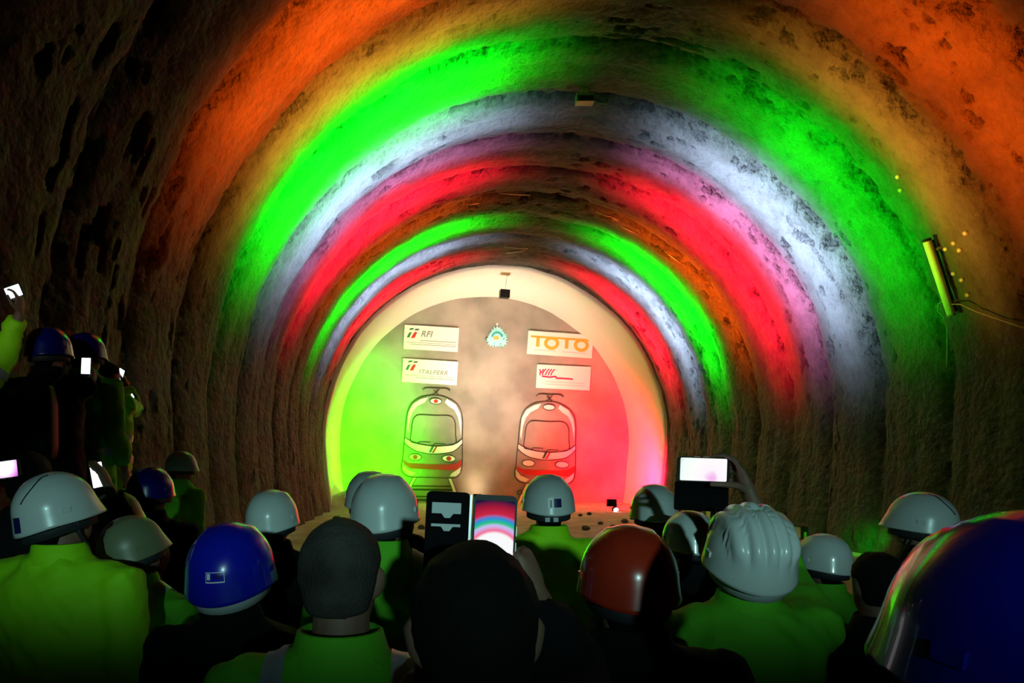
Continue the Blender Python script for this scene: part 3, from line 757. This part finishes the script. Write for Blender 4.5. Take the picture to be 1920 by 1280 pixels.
def person(label, loc, H, yaw=0.0, jacket='hv', hat=None, hair=None, pitch=0.0, hyaw=0.0, roll=0.0, arms=None, voxel=0.0138, stripes=True, hatk=None,
           hat_kw=None, broad=1.0, backpack=False, base_z=0.0, group='onlookers in the tunnel', collar=True, lean=0.0, hands=None):
    """arms: {'l': (elbow, wrist), 'r': (...)} in world coordinates; yaw turns the whole figure (0 = facing the end face)."""
    k = H/1.75
    root = tag(empty('person', (loc[0], loc[1], base_z), yaw), label, 'person', group)
    Rw = Matrix.Rotation(-yaw, 3, 'Z'); o0 = Vector((loc[0], loc[1], base_z))
    Lc = lambda v: Rw @ (Vector(v)-o0)
    K = lambda v: Vector(v)*k
    jm = {'hv': M_HV, 'hvd': M_HVD, 'dark': M_DARK, 'navy': M_NAVY}[jacket]
    sh = 0.190*broad
    A = {}
    for sd, sg in (('l', -1), ('r', 1)):
        S_ = K((sg*sh, -0.005, 1.415))
        if arms and sd in arms: E_, W_ = Lc(arms[sd][0]), Lc(arms[sd][1])
        else: E_, W_ = K((sg*(sh+0.065), -0.03, 1.12)), K((sg*(sh+0.055), 0.07, 0.89))
        A[sd] = (S_, E_, W_)
    # --- body: one continuous skin
    mb = MB()
    mb.add(*stack([(.80*k, 0, 0, .155*k, .105*k), (.92*k, 0, 0, .16*k, .11*k), (1.06*k, 0, .005, .14*k, .10*k), (1.26*k, 0, .0, .162*k, .115*k), (1.38*k, 0, -.005, .172*k, .10*k), (1.445*k, 0, -.01, .125*k, .075*k), (1.49*k, 0, -.01, .068*k, .062*k)]))
    for sd in 'lr':
        S_, E_, W_ = A[sd]
        mb.tube([S_+(S_-E_).normalized()*.02, S_, (S_+E_)/2, E_, (E_*2+W_)/3, W_], [.045*k, .056*k, .048*k, .040*k, .041*k, .027*k], 12)
        f_ = (W_-E_).normalized()
        if hands and sd in hands and callable(hands[sd]): hands[sd](mb, Lc)
        elif hands and sd in hands:
            hf, hp, ht, cu = hands[sd]; rt = lambda v: Rw @ Vector(v)
            hand(mb, W_, rt(hf), rt(hp), rt(ht), k, cu)
        else:
            sg = -1 if sd == 'l' else 1
            hand(mb, W_, f_, (-sg, 0.0, 0.0) if abs(f_.x) < .8 else (0, 0, -1), (0, 1, 0.2), k, 0.35)
    for sg in (-1, 1):
        mb.tube([K((sg*.085, 0, .90)), K((sg*.092, .0, .70)), K((sg*.098, .012, .48)), K((sg*.10, -.01, .30)), K((sg*.10, -.02, .09))], [.088*k, .078*k, .056*k, .052*k, .040*k], 12)
        mb.tube([K((sg*.10, -.055, .045)), K((sg*.103, .02, .05)), K((sg*.11, .11, .035)), K((sg*.112, .165, .03))], [.035*k, .042*k, .040*k, .025*k], 10)
    # head, turned on the neck
    piv = K((0, -0.012, 1.53)); Hm = Matrix.Translation(piv) @ Euler((pitch, roll, hyaw), 'XYZ').to_matrix().to_4x4() @ Matrix.Translation(-piv)
    mb.tube([K((0, -.012, 1.44)), K((0, -.012, 1.50)), Hm @ K((0, -.004, 1.57)), Hm @ K((0, 0, 1.62))], [.066*k, .060*k, .058*k, .055*k], 14)
    hb = MB()
    hb.add(*stack([(1.522*k, 0, .052*k, .022*k, .018*k), (1.535*k, 0, .046*k, .040*k, .038*k), (1.56*k, 0, .030*k, .055*k, .062*k), (1.59*k, 0, .012*k, .065*k, .082*k), (1.63*k, 0, .002*k, .072*k, .095*k), (1.665*k, 0, -.002*k, .0765*k, .100*k), (1.695*k, 0, -.004*k, .0715*k, .094*k), (1.722*k, 0, -.006*k, .057*k, .076*k), (1.741*k, 0, -.006*k, .034*k, .046*k), (1.75*k, 0, -.006*k, .012*k, .016*k)], 24))
    hb.tube([K((0, .090, 1.668)), K((0, .106, 1.635)), K((0, .114, 1.618)), K((0, .096, 1.605))], [.009*k, .013*k, .017*k, .012*k], 8)      # nose
    hb.ellipsoid(K((0, .090, 1.676)), (.048*k, .014*k, .008*k)); hb.ellipsoid(K((0, .085, 1.576)), (.024*k, .012*k, .006*k)); hb.ellipsoid(K((0, .083, 1.565)), (.021*k, .012*k, .006*k))
    for sg in (-1, 1):
        hb.ellipsoid(K((sg*.078, -.008, 1.628)), (.010*k, .020*k, .033*k), Euler((-.2, sg*.18, sg*-.45)).to_matrix(), 12, 8)
    mb.add([Hm @ Vector(v) for v in hb.V], hb.F)
    bme = remesh(mb, voxel, 3, 'body')
    obj('body', bme, M_SKIN, root)
    for sg in (-1, 1):
        m_ = MB(); m_.ellipsoid(Hm @ K((sg*.031, .082, 1.652)), (.011*k, .009*k, .008*k), None, 10, 6); obj('eye', m_.mesh('eye'), M_EYE, root)
    # --- jacket
    jb = MB()
    jb.add(*stack([(.74*k, 0, 0, .195*k*broad, .150*k, .85), (.84*k, 0, 0, .196*k*broad, .152*k, .85), (1.05*k, 0, 0.005, .188*k*broad, .145*k, .9), (1.25*k, 0, 0, .203*k*broad, .152*k, .9), (1.36*k, 0, -.005, .212*k*broad, .140*k, .85), (1.415*k, 0, -.010, .192*k*broad, .118*k, .9), (1.455*k, 0, -.012, .152*k, .100*k), (1.485*k, 0, -.014, .112*k, .088*k), (1.505*k, 0, -.014, .082*k, .076*k)], 26))
    for sd in 'lr':
        S_, E_, W_ = A[sd]; We = W_ + (E_-W_).normalized()*.035*k
        jb.tube([S_*.75+Vector((0, 0, 1.36*k*.25)), S_, (S_+E_)/2, E_, (E_+We)/2, We], [.085*k, .083*k, .073*k, .066*k, .060*k, .050*k], 14)
    jme = remesh(jb, 0.013, 5, 'jacket')
    n = len(jme.vertices); co = np.empty(n*3, np.float32); jme.vertices.foreach_get('co', co); co = co.reshape(-1, 3)
    nr = np.empty(n*3, np.float32); jme.vertices.foreach_get('normal', nr); nr = nr.reshape(-1, 3)
    sd_ = loc[0]*7+loc[1]*3
    wr = 0.020*fbm(co[:, 0]*6+sd_, co[:, 1]*6, co[:, 2]*9, 3) + 0.007*(1-np.abs(fbm(co[:, 0]*10+sd_, co[:, 1]*8, co[:, 2]*14+co[:, 0]*8, 2))*3)
    co2 = co + nr*wr[:, None]; jme.vertices.foreach_set('co', co2.reshape(-1)); jme.update()
    jo = obj('jacket', jme, jm, root)
    if stripes:
        def band(planes, near=None, name='reflective_stripe'):
            """cut a clean strip out of the jacket between planes (point, inward normal), each connected piece its own part"""
            bm = bmesh.new(); bm.from_mesh(jme)
            for c_, n_ in planes:
                bmesh.ops.bisect_plane(bm, geom=bm.verts[:]+bm.edges[:]+bm.faces[:], dist=1e-5, plane_co=c_, plane_no=n_, clear_inner=True)
            bm.verts.ensure_lookup_table(); bm.normal_update()
            seen = set()
            for v0 in bm.verts:
                if v0.index in seen or not v0.link_faces: continue
                st_ = [v0]; isl = []; seen.add(v0.index)
                while st_:
                    v = st_.pop(); isl.append(v)
                    for e_ in v.link_edges:
                        o_ = e_.other_vert(v)
                        if o_.index not in seen: seen.add(o_.index); st_.append(o_)
                if len(isl) < 24: continue
                cen = sum((v.co for v in isl), Vector())/len(isl)
                if near is not None and (cen-near[0]).length > near[1]: continue
                idx = {v.index: i for i, v in enumerate(isl)}
                fs = {f for v in isl for f in v.link_faces}
                obj(name, mesh_np(name, [v.co+v.normal*0.004 for v in isl], [[idx[v.index] for v in f.verts] for f in fs]), M_REFL, jo)
            bm.free()
        V3 = Vector; lim = [(V3((.235*k*broad, 0, 0)), V3((-1, 0, 0))), (V3((-.235*k*broad, 0, 0)), V3((1, 0, 0)))]
        for zc in (1.00, 1.16):
            band([(V3((0, 0, (zc-.026)*k)), V3((0, 0, 1))), (V3((0, 0, (zc+.026)*k)), V3((0, 0, -1)))]+lim, (V3((0, 0, zc*k)), .16))
        for sg in (-1, 1):
            band([(V3(((sg*.125-.024)*k, 0, 0)), V3((1, 0, 0))), (V3(((sg*.125+.024)*k, 0, 0)), V3((-1, 0, 0))), (V3((0, 0, 1.19*k)), V3((0, 0, 1)))])
        for sd in 'lr':
            S_, E_, W_ = A[sd]; ax_ = (S_-E_).normalized(); m0 = E_+ax_*.10*k
            band([(m0-ax_*.024*k, ax_), (m0+ax_*.024*k, -ax_)], (m0, .07*k), 'sleeve_stripe')
    if collar:
        m_ = MB(); V, Fc = stack([(1.470*k, 0, -.013, .122*k, .098*k), (1.495*k, 0, -.014, .098*k, .088*k), (1.535*k, 0, -.019, .086*k, .082*k), (1.539*k, 0, -.019, .079*k, .076*k), (1.495*k, 0, -.014, .074*k, .070*k)], 22)
        obj('collar', mesh_np('collar', V, Fc[:-2]), jm, jo)
    # --- trousers, boots
    tb = MB()
    tb.add(*stack([(.74*k, 0, 0, .168*k, .118*k), (.92*k, 0, 0, .168*k, .122*k), (.98*k, 0, 0, .16*k, .115*k)]))
    for sg in (-1, 1): tb.tube([K((sg*.085, 0, .90)), K((sg*.093, .0, .70)), K((sg*.10, .012, .48)), K((sg*.10, -.005, .28)), K((sg*.10, -.015, .10))], [.100*k, .095*k, .080*k, .075*k, .072*k], 12)
    obj('trousers', remesh(tb, 0.018, 3, 'trousers'), M_TROUS, root)
    for sg in (-1, 1):
        m_ = MB(); m_.tube([K((sg*.10, -.075, .045)), K((sg*.103, .01, .06)), K((sg*.11, .11, .045)), K((sg*.113, .19, .035))], [.044*k, .054*k, .05*k, .03*k], 12); m_.tube([K((sg*.10, -.022, .05)), K((sg*.10, -.02, .20))], [.055*k, .062*k], 12)
        bo = remesh(m_, 0.014, 2, 'boot'); zmin = min(v.co.z for v in bo.vertices)
        obj('boot', bo, M_BOOT, root, Matrix.Translation((0, 0, -zmin)))
    # --- hair / helmet
    if hair:
        hm_ = MB(); g = 1.0
        hm_.add(*stack([(1.575*k, 0, -.038*k, .060*k, .055*k), (1.61*k, 0, -.030*k, .070*k, .074*k), (1.64*k, 0, -.022*k, .0775*k, .084*k), (1.675*k, 0, -.010*k, .0815*k, .100*k), (1.703*k, 0, -.006*k, .0755*k, .098*k), (1.730*k, 0, -.007*k, .059*k, .080*k), (1.748*k, 0, -.008*k, .036*k, .050*k), (1.758*k, 0, -.008*k, .012*k, .016*k)], 28))
        hm_.V = [tuple(Hm @ Vector(v)) for v in hm_.V]
        hme = remesh(hm_, 0.008, 3, 'hair')
        n = len(hme.vertices); co = np.empty(n*3, np.float32); hme.vertices.foreach_get('co', co); co = co.reshape(-1, 3)
        nr = np.empty(n*3, np.float32); hme.vertices.foreach_get('normal', nr); nr = nr.reshape(-1, 3)
        amp = 0.006 if hair == 'black' else 0.0015
        co = co + nr*(amp*fbm(co[:, 0]*30, co[:, 1]*30, co[:, 2]*40, 3)+0.001)[:, None]; hme.vertices.foreach_set('co', co.reshape(-1)); hme.update()
        obj('hair', hme, M_HAIRB if hair == 'black' else M_HAIRG, root)
    if hat is not None:
        hk = hatk or k
        M0 = Hm @ Matrix.Translation(K((0, -.004, 1.632)))
        helmet(root, M0, hk, hat, **(hat_kw or {}))
        if not hair:   # a little hair below the rim
            hm_ = MB(); hm_.add(*stack([(1.535*k, 0, -.040*k, .050*k, .042*k), (1.57*k, 0, -.040*k, .058*k, .052*k), (1.60*k, 0, -.034*k, .068*k, .068*k), (1.65*k, 0, -.020*k, .0785*k, .086*k), (1.67*k, 0, -.014*k, .078*k, .09*k)], 20)); hm_.V = [tuple(Hm @ Vector(v)) for v in hm_.V]
            obj('hair', hm_.mesh('hair'), M_HAIRB, root)
    if backpack:
        bp = MB(); bp.add(*stack([(.98*k, 0, -.20*k, .13*k, .07*k, .6), (1.06*k, 0, -.215*k, .15*k, .085*k, .6), (1.30*k, 0, -.215*k, .15*k, .08*k, .6), (1.41*k, 0, -.195*k, .12*k, .06*k, .6)], 20))
        bo = obj('backpack', remesh(bp, .014, 3, 'backpack'), M_BLACK, root)
        for sg in (-1, 1):
            m_ = MB(); m_.tube([K((sg*.09, -.16, 1.40)), K((sg*.10, -.06, 1.475)), K((sg*.11, .07, 1.44)), K((sg*.12, .16, 1.28))], [(.022*k, .006*k)]*4, 8); obj('shoulder_strap', m_.mesh('shoulder_strap'), M_STRAP, bo)
    return root

def spot(px, py, D):
    """ground position and head height of someone whose helmet centre shows at (px, py) at distance D"""
    p = at(px, py, D); return (p.x, p.y), p.z
def who(label, px, py, D, base_z=0.0, dz=0.075, **kw):
    (x, y), z = spot(px, py, D)
    return person(label, (x, y), z+dz-base_z, base_z=base_z, **kw)

# left front: white helmet turned right, bright jacket
who('person in bright hi-vis jacket and white helmet with navy sticker, head turned right', 120, 936, 2.5, hat=M_HW, hyaw=-0.6, yaw=-0.25, pitch=.22, hatk=0.98, jacket='hv', broad=1.12,
    hat_kw=dict(seam=True, sticker=('navy', .93, -math.pi/2+0.28, .30, .09), chin='strap'), stripes=False)
who('person in black jacket and glossy blue helmet with outlined sticker', 438, 1050, 2.15, hat=M_HB, pitch=0.18, hyaw=-0.2, jacket='dark', hatk=1.03, stripes=False,
    hat_kw=dict(sticker=('outline', .85, -math.pi/2+.18, .42, .08), nape='pale'))
who('person in dark jacket and plain white helmet beside the spoil mound', 512, 958, 3.4, hat=M_HW, pitch=0.12, hyaw=-0.35, jacket='dark', stripes=False)
who('bareheaded person with cropped grey hair in green hi-vis jacket with grey braces', 640, 1052, 1.48, dz=0.08, hair='grey', jacket='hvd', voxel=0.007, broad=1.0, hyaw=-0.15, pitch=0.05)
who('person in hi-vis jacket and white helmet before the green-lit train drawing', 722, 940, 2.8, hat=M_HW, jacket='hvd', hyaw=-0.30, pitch=.1, hatk=1.05, hat_kw=dict(chin='strap'))
who('person in white helmet half hidden behind another white helmet near the mound', 694, 920, 3.65, hat=M_HW, jacket='dark', stripes=False)
who('person in lime hi-vis jacket and white helmet with a small navy and white sticker', 1028, 928, 3.5, hat=M_HW, jacket='hv', stripes=False, hatk=1.0,
    hat_kw=dict(sticker=('mark', .90, -math.pi/2+.06, .55, .085), nape='ratchet'))
who('person in black jacket and glossy brick-red helmet', 1176, 1058, 1.66, hat=M_HR, pitch=0.05, jacket='dark', stripes=False, hatk=0.90)
who('person in dark jacket and white helmet with dark nape band', 1226, 944, 3.75, hat=M_HW, hyaw=-.2, jacket='dark', stripes=False)
who('person in dark jacket and shaded white helmet beside the ribbed helmet', 1292, 1000, 3.15, hat=M_HW, jacket='dark', stripes=False)
# ribbed helmet, holds up a phone
def ribbed_hand(mb, Lc):
    P_ = lambda x, y, D: Lc(at(x, y, D))
    mb.tube([P_(1424, 962, 2.40), P_(1408, 935, 2.41), P_(1395, 905, 2.42), P_(1385, 882, 2.425)], [(.026, .024), (.033, .024), (.040, .021), (.038, .016)], 12, up=(1, 0, .4))
    mb.tube([P_(1402, 918, 2.40), P_(1382, 910, 2.375), P_(1358, 908, 2.365), P_(1330, 908, 2.37)], [.015, .0125, .011, .008], 10)
    for pts in ([(1388, 880, 2.40), (1378, 862, 2.405), (1358, 853, 2.415), (1336, 855, 2.425)], [(1388, 884, 2.425), (1376, 868, 2.435), (1352, 868, 2.44), (1328, 872, 2.44)],
                [(1392, 894, 2.44), (1380, 882, 2.45), (1356, 884, 2.452), (1334, 887, 2.45)], [(1397, 906, 2.45), (1386, 898, 2.458), (1364, 900, 2.46), (1346, 902, 2.458)]):
        mb.tube([P_(*q) for q in pts], [.0105, .0098, .009, .0068], 8)
who('person in green hi-vis jacket and ribbed white helmet, holding up a phone', 1396, 1018, 2.12, hat=M_HW, jacket='hvd', pitch=0.30, hatk=1.0, voxel=0.0065, broad=1.08,
    hat_kw=dict(style='ribbed', nape='pale'), stripes=False, arms={'r': (at(1475, 1080, 2.42), at(1424, 962, 2.40))}, hands={'r': ribbed_hand})
who('short person in hi-vis jacket and white helmet, half in shadow', 1545, 1042, 3.2, hat=M_HW, hyaw=0.35, jacket='hvd', stripes=False)
who('person in dark jacket and white helmet turned left beside the wall', 1722, 968, 3.45, hat=M_HW, hyaw=0.65, yaw=.3, pitch=.12, jacket='dark', stripes=False, hatk=1.06, hat_kw=dict(seam=True, chin='strap'))
who('person in deep blue helmet with blue chin strap, close beside the red helmet', 1925, 1150, 0.70, hat=M_HDB, hyaw=0.30, pitch=0.12, jacket='navy', stripes=False, hatk=1.0, hat_kw=dict(chin='shell'))
who('hatless person in dark jacket between the half-shadowed helmet and the deep blue helmet', 1645, 1085, 2.35, dz=.08, hair='black', jacket='dark', stripes=False)
who('person in lime hi-vis jacket hidden behind the ribbed helmet', 1440, 990, 4.0, hat=M_HW, jacket='hv', stripes=False)
# black-haired photographer with a flip-case phone
def case_hand_r(mb, Lc):
    P_ = lambda x, y, D: Lc(at(x, y, D))
    mb.tube([P_(1002, 1115, 1.33), P_(996, 1085, 1.335), P_(988, 1062, 1.34), P_(982, 1038, 1.345)], [(.026, .022), (.036, .020), (.036, .018), (.030, .014)], 12, up=(1, -.6, 0))
    mb.tube([P_(984, 1066, 1.325), P_(974, 1046, 1.32), P_(962, 1034, 1.325)], [.013, .011, .008], 8)
    for q in range(4):
        y = 1034+q*17; mb.tube([P_(988, y, 1.345), P_(984, y-4, 1.365), P_(962, y-4, 1.372), P_(940, y-2, 1.372)], [.010, .0098, .0088, .0068], 8)
who('black-haired bareheaded person in black jacket holding a phone in an open flip case', 889, 1148, 0.95, dz=.085, hair='black', jacket='dark', voxel=0.007, stripes=False,
    arms={'r': (at(1075, 1300, 1.22), at(1002, 1115, 1.33)), 'l': ((-0.22, 1.02, 1.18), (-0.06, 1.26, 1.40))}, hands={'r': case_hand_r})
# raised onlookers on the side platform
PZ = 0.86
w_ = at(38, 575, 4.0)
person('person in lime sleeve raising a phone overhead beside the raised onlookers', (-2.56, 4.0), 1.74, base_z=PZ, jacket='hv', hair='black', voxel=0.007, group='onlookers on the raised platform',
       arms={'r': (at(8, 668, 4.05), at(37, 588, 4.0))}, hands={'r': ((0.0, 0, 1), (-1, 0, 0.1), (0, -1, 0), 0.55)})
who('person with black backpack and dark blue helmet filming with a glowing phone', 92, 645, 4.4, base_z=PZ, hat=M_HDB, hyaw=-.35, jacket='dark', stripes=False, backpack=True, group='onlookers on the raised platform', hat_kw=dict(chin='strap'),
    arms={'r': (at(128, 752, 4.62), at(164, 718, 4.80))})
who('person in dark blue helmet and green hi-vis jacket on the platform', 160, 652, 5.1, base_z=PZ, hat=M_HDB, hyaw=-.3, yaw=-.25, jacket='hvd', group='onlookers on the raised platform')
who('bareheaded person in lime vest filming at the far end of the platform', 202, 700, 5.75, base_z=PZ, dz=.08, hair='black', yaw=-.45, jacket='hv', group='onlookers on the raised platform',
    arms={'r': (at(252, 768, 6.0), at(236, 722, 6.08))})
# lower left crowd in the dark
who('dark-haired person in black jacket below the platform, beside the lime jacket', 55, 885, 3.15, dz=.08, hair='black', jacket='dark', stripes=False)
who('person in white helmet with painted-in shade behind the white helmet with navy sticker', 226, 958, 3.7, pitch=.25, hat=M_HWSHADE, hyaw=-.5, jacket='dark', stripes=False, arms={'r': (at(250, 1010, 3.4), at(205, 915, 3.3))})
who('person in white helmet with painted-in shade and jacket with a grey sleeve stripe', 262, 1012, 2.85, hat=M_HWSHADE, pitch=.3, hyaw=-.6, jacket='hvd', yaw=-.3, stripes=True)
who('person in grey-blue helmet turned right against the dark wall', 340, 866, 6.95, hat=M_HG, hyaw=-1.1, yaw=-.6, jacket='hvd', stripes=False)
who('person in dark blue helmet and dark jacket in the crowd below the platform', 282, 908, 4.25, hat=M_HDB, hyaw=-.4, jacket='dark', stripes=False)

# side platform under the raised onlookers
pf = tag(empty('platform', (-2.46, 4.95, 0)), 'low dark timber platform along the dark wall carrying onlookers', 'platform')
for i in range(6):
    m_ = MB(); m_.box((-0.5+0.2*i, 0, PZ-0.03), (0.19, 2.8, 0.05)); obj('plank', m_.mesh('plank', False), mat('old_planks', (0.05, 0.04, 0.03), .9), pf)
for x in (-.5, .5):
    for y in (-1.3, 0, 1.3):
        m_ = MB(); m_.box((x, y, (PZ-0.055)/2), (0.09, 0.09, PZ-0.055)); obj('post', m_.mesh('post', False), MATS['old_planks'], pf)
for y in (-1.3, 0, 1.3):
    m_ = MB(); m_.box((0, y+.07, PZ-0.115), (1.1, 0.05, 0.12)); obj('cross_beam', m_.mesh('cross_beam', False), MATS['old_planks'], pf)

# ------------------------------------------------------------------ phones
def screen_mat(name, cols, centre, scale, strength, noise=0.0):
    m = bpy.data.materials.new(name); m.use_nodes = True; nt = m.node_tree; nt.nodes.clear(); L = nt.links.new
    out = nt.nodes.new('ShaderNodeOutputMaterial'); em = nt.nodes.new('ShaderNodeEmission'); em.inputs[1].default_value = strength
    tc = nt.nodes.new('ShaderNodeTexCoord'); mp = nt.nodes.new('ShaderNodeMapping'); mp.vector_type = 'POINT'
    mp.inputs['Location'].default_value = (-centre[0]*scale, 0, -centre[1]*scale); mp.inputs['Scale'].default_value = (scale, 0, scale)
    L(tc.outputs['Object'], mp.inputs[0]); vec = mp.outputs[0]
    if noise:
        n = nt.nodes.new('ShaderNodeTexNoise'); n.inputs['Scale'].default_value = 3.0; mx = nt.nodes.new('ShaderNodeMix'); mx.data_type = 'VECTOR'; mx.inputs[0].default_value = noise
        L(vec, n.inputs['Vector']); L(vec, mx.inputs['A']); L(n.outputs['Color'], mx.inputs['B']); vec = mx.outputs['Result']
    ln = nt.nodes.new('ShaderNodeVectorMath'); ln.operation = 'LENGTH'; L(vec, ln.inputs[0])
    cr = nt.nodes.new('ShaderNodeValToRGB'); e = cr.color_ramp.elements
    while len(e) > 1: e.remove(e[-1])
    e[0].position = cols[0][0]; e[0].color = (*cols[0][1], 1)
    for p, c in cols[1:]:
        k = e.new(p); k.color = (*c, 1)
    L(ln.outputs['Value'], cr.inputs[0]); L(cr.outputs[0], em.inputs[0]); L(em.outputs[0], out.inputs[0])
    return m
def rbox(w_, h_, d_, r_, name, m, parent, y=0.0, mtx=None):
    pts = []
    for (cx, cz, a0) in ((w_/2-r_, h_/2-r_, 0), (-w_/2+r_, h_/2-r_, 90), (-w_/2+r_, -h_/2+r_, 180), (w_/2-r_, -h_/2+r_, 270)):
        for q in range(5):
            a = math.radians(a0+q*22.5); pts.append(np.array((cx+r_*math.cos(a), cz+r_*math.sin(a))))
    return obj(name, fill_mesh(name, [pts], y+d_/2, d_), m, parent, mtx)
def phone(label, pos, w_, h_, rot, scr, group='phones held up by onlookers', notch=True):
    root = tag(empty('phone', pos), label, 'phone', group); root.rotation_euler = rot
    rbox(w_, h_, 0.009, 0.010, 'body', M_BLACK, root)
    rbox(w_-0.008, h_-(0.020 if notch else .008), 0.001, 0.004, 'screen', scr, root, -0.0056)
    m_ = MB(); m_.box((w_*.3, 0.0065, h_*.38), (0.018, 0.004, 0.028)); obj('camera_bump', m_.mesh('camera_bump', False), M_BLACK, root)
    for zz in (.02, -.01):
        m_ = MB(); m_.box((w_/2+.0008, 0, zz), (0.002, 0.004, .018)); obj('side_button', m_.mesh('side_button', False), M_STEEL, root)
    return root
RING = [(0.0, (.9, .95, 1)), (.40, (.95, .95, .95)), (.45, (.9, .15, .3)), (.53, (.55, .5, .9)), (.58, (.02, .55, .2)), (.65, (.03, .25, .7)), (.72, (.6, .02, .06)), (.84, (.35, .01, .04)), (.95, (.01, .01, .05)), (1.0, (.005, .005, .03))]
pc = at(925, 1014, 1.355)
ph = phone('phone in open black flip case, screen showing coloured rings', pc, 0.080, 0.168, (0, 0.05, 0), screen_mat('ring_screen', RING, (0.002, -0.030), 9.0, 1.0))
M_LEATHER = mat('black_leather', (0.003, 0.003, 0.0035), 0.8, spec=0.06)
# flip cover with card pockets, hinged at the left edge of the phone
cv = rbox(0.080, 0.172, 0.006, 0.009, 'flip_cover', M_LEATHER, ph, 0.0, Matrix.Translation((-0.086, 0.004, 0.0)) @ Matrix.Rotation(0.12, 4, 'Z'))
M_CARD = mat('pale_card', (0.42, 0.46, 0.47), .5)
for zt, hh in ((0.046, .020), (0.022, .005)):
    pts = [(-.030, zt+hh), (.024, zt+hh), (.024, zt), (.010, zt), (.004, zt-.008), (-.006, zt-.008), (-.012, zt), (-.030, zt)]
    obj('card', fill_mesh('card', [A2_(pts)], -0.003, .001), M_CARD, cv)
rbox(0.004, 0.165, 0.009, 0.0015, 'hinge_strip', mat('silver_edge', (.5, .52, .55), .3, .6), ph, 0.0, Matrix.Translation((-0.0445, 0.002, 0)))
WASH = [(0.0, (.85, .25, .75)), (.10, (.9, .5, .85)), (.18, (1, .92, 1)), (.5, (1, 1, .97)), (.75, (.85, 1, .95)), (.95, (.55, .5, .4)), (1.0, (.3, .28, .22))]
pc = at(1318, 880, 2.42)
p2 = phone('phone held sideways over the ribbed helmet, washed-out white screen', pc, 0.082, 0.172, (0, math.radians(-88), 0), screen_mat('washed_screen', WASH, (-0.010, -0.012), 9.0, 1.0, 0.18))
rbox(0.095, 0.176, 0.006, 0.008, 'flip_cover', M_LEATHER, p2, 0.0, Matrix.Translation((-0.088, 0.006, 0.0)))
WHT = screen_mat('white_screen', [(0, (1, 1, 1)), (.6, (.8, .95, 1)), (1, (.35, .6, .9))], (0, 0), 8.0, 1.4)
phone('small phone raised overhead by the lime sleeve, bright corner showing', at(26, 547, 3.98), 0.07, 0.10, (0.2, 1.2, 0.3), WHT)
phone('upright glowing phone held out by the person with the backpack', at(162, 686, 4.86), 0.075, 0.125, (0, 0.05, -0.2), WHT)
phone('tilted glowing phone held beside the lime vest at the platform end', at(226, 706, 6.1), 0.075, 0.15, (0, 0.45, -0.5), WHT)
phone('small glowing phone held low beside the lime vest', at(246, 746, 6.0), 0.05, 0.09, (0, 0.9, -0.4), WHT)
PNK = screen_mat('pink_screen', [(0, (1, 1, 1)), (.5, (.95, .8, 1)), (.8, (.7, .2, .7)), (1, (.2, .05, .3))], (-.02, 0.0), 12.0, 1.3)
phone('glowing pink and white phone held below the platform', at(10, 880, 3.0), 0.075, 0.14, (0, 1.45, -.2), PNK)
phone('bright phone peeking out beside the white helmet with navy sticker', at(184, 890, 3.3), 0.07, 0.13, (0, -.2, -.2), WHT)
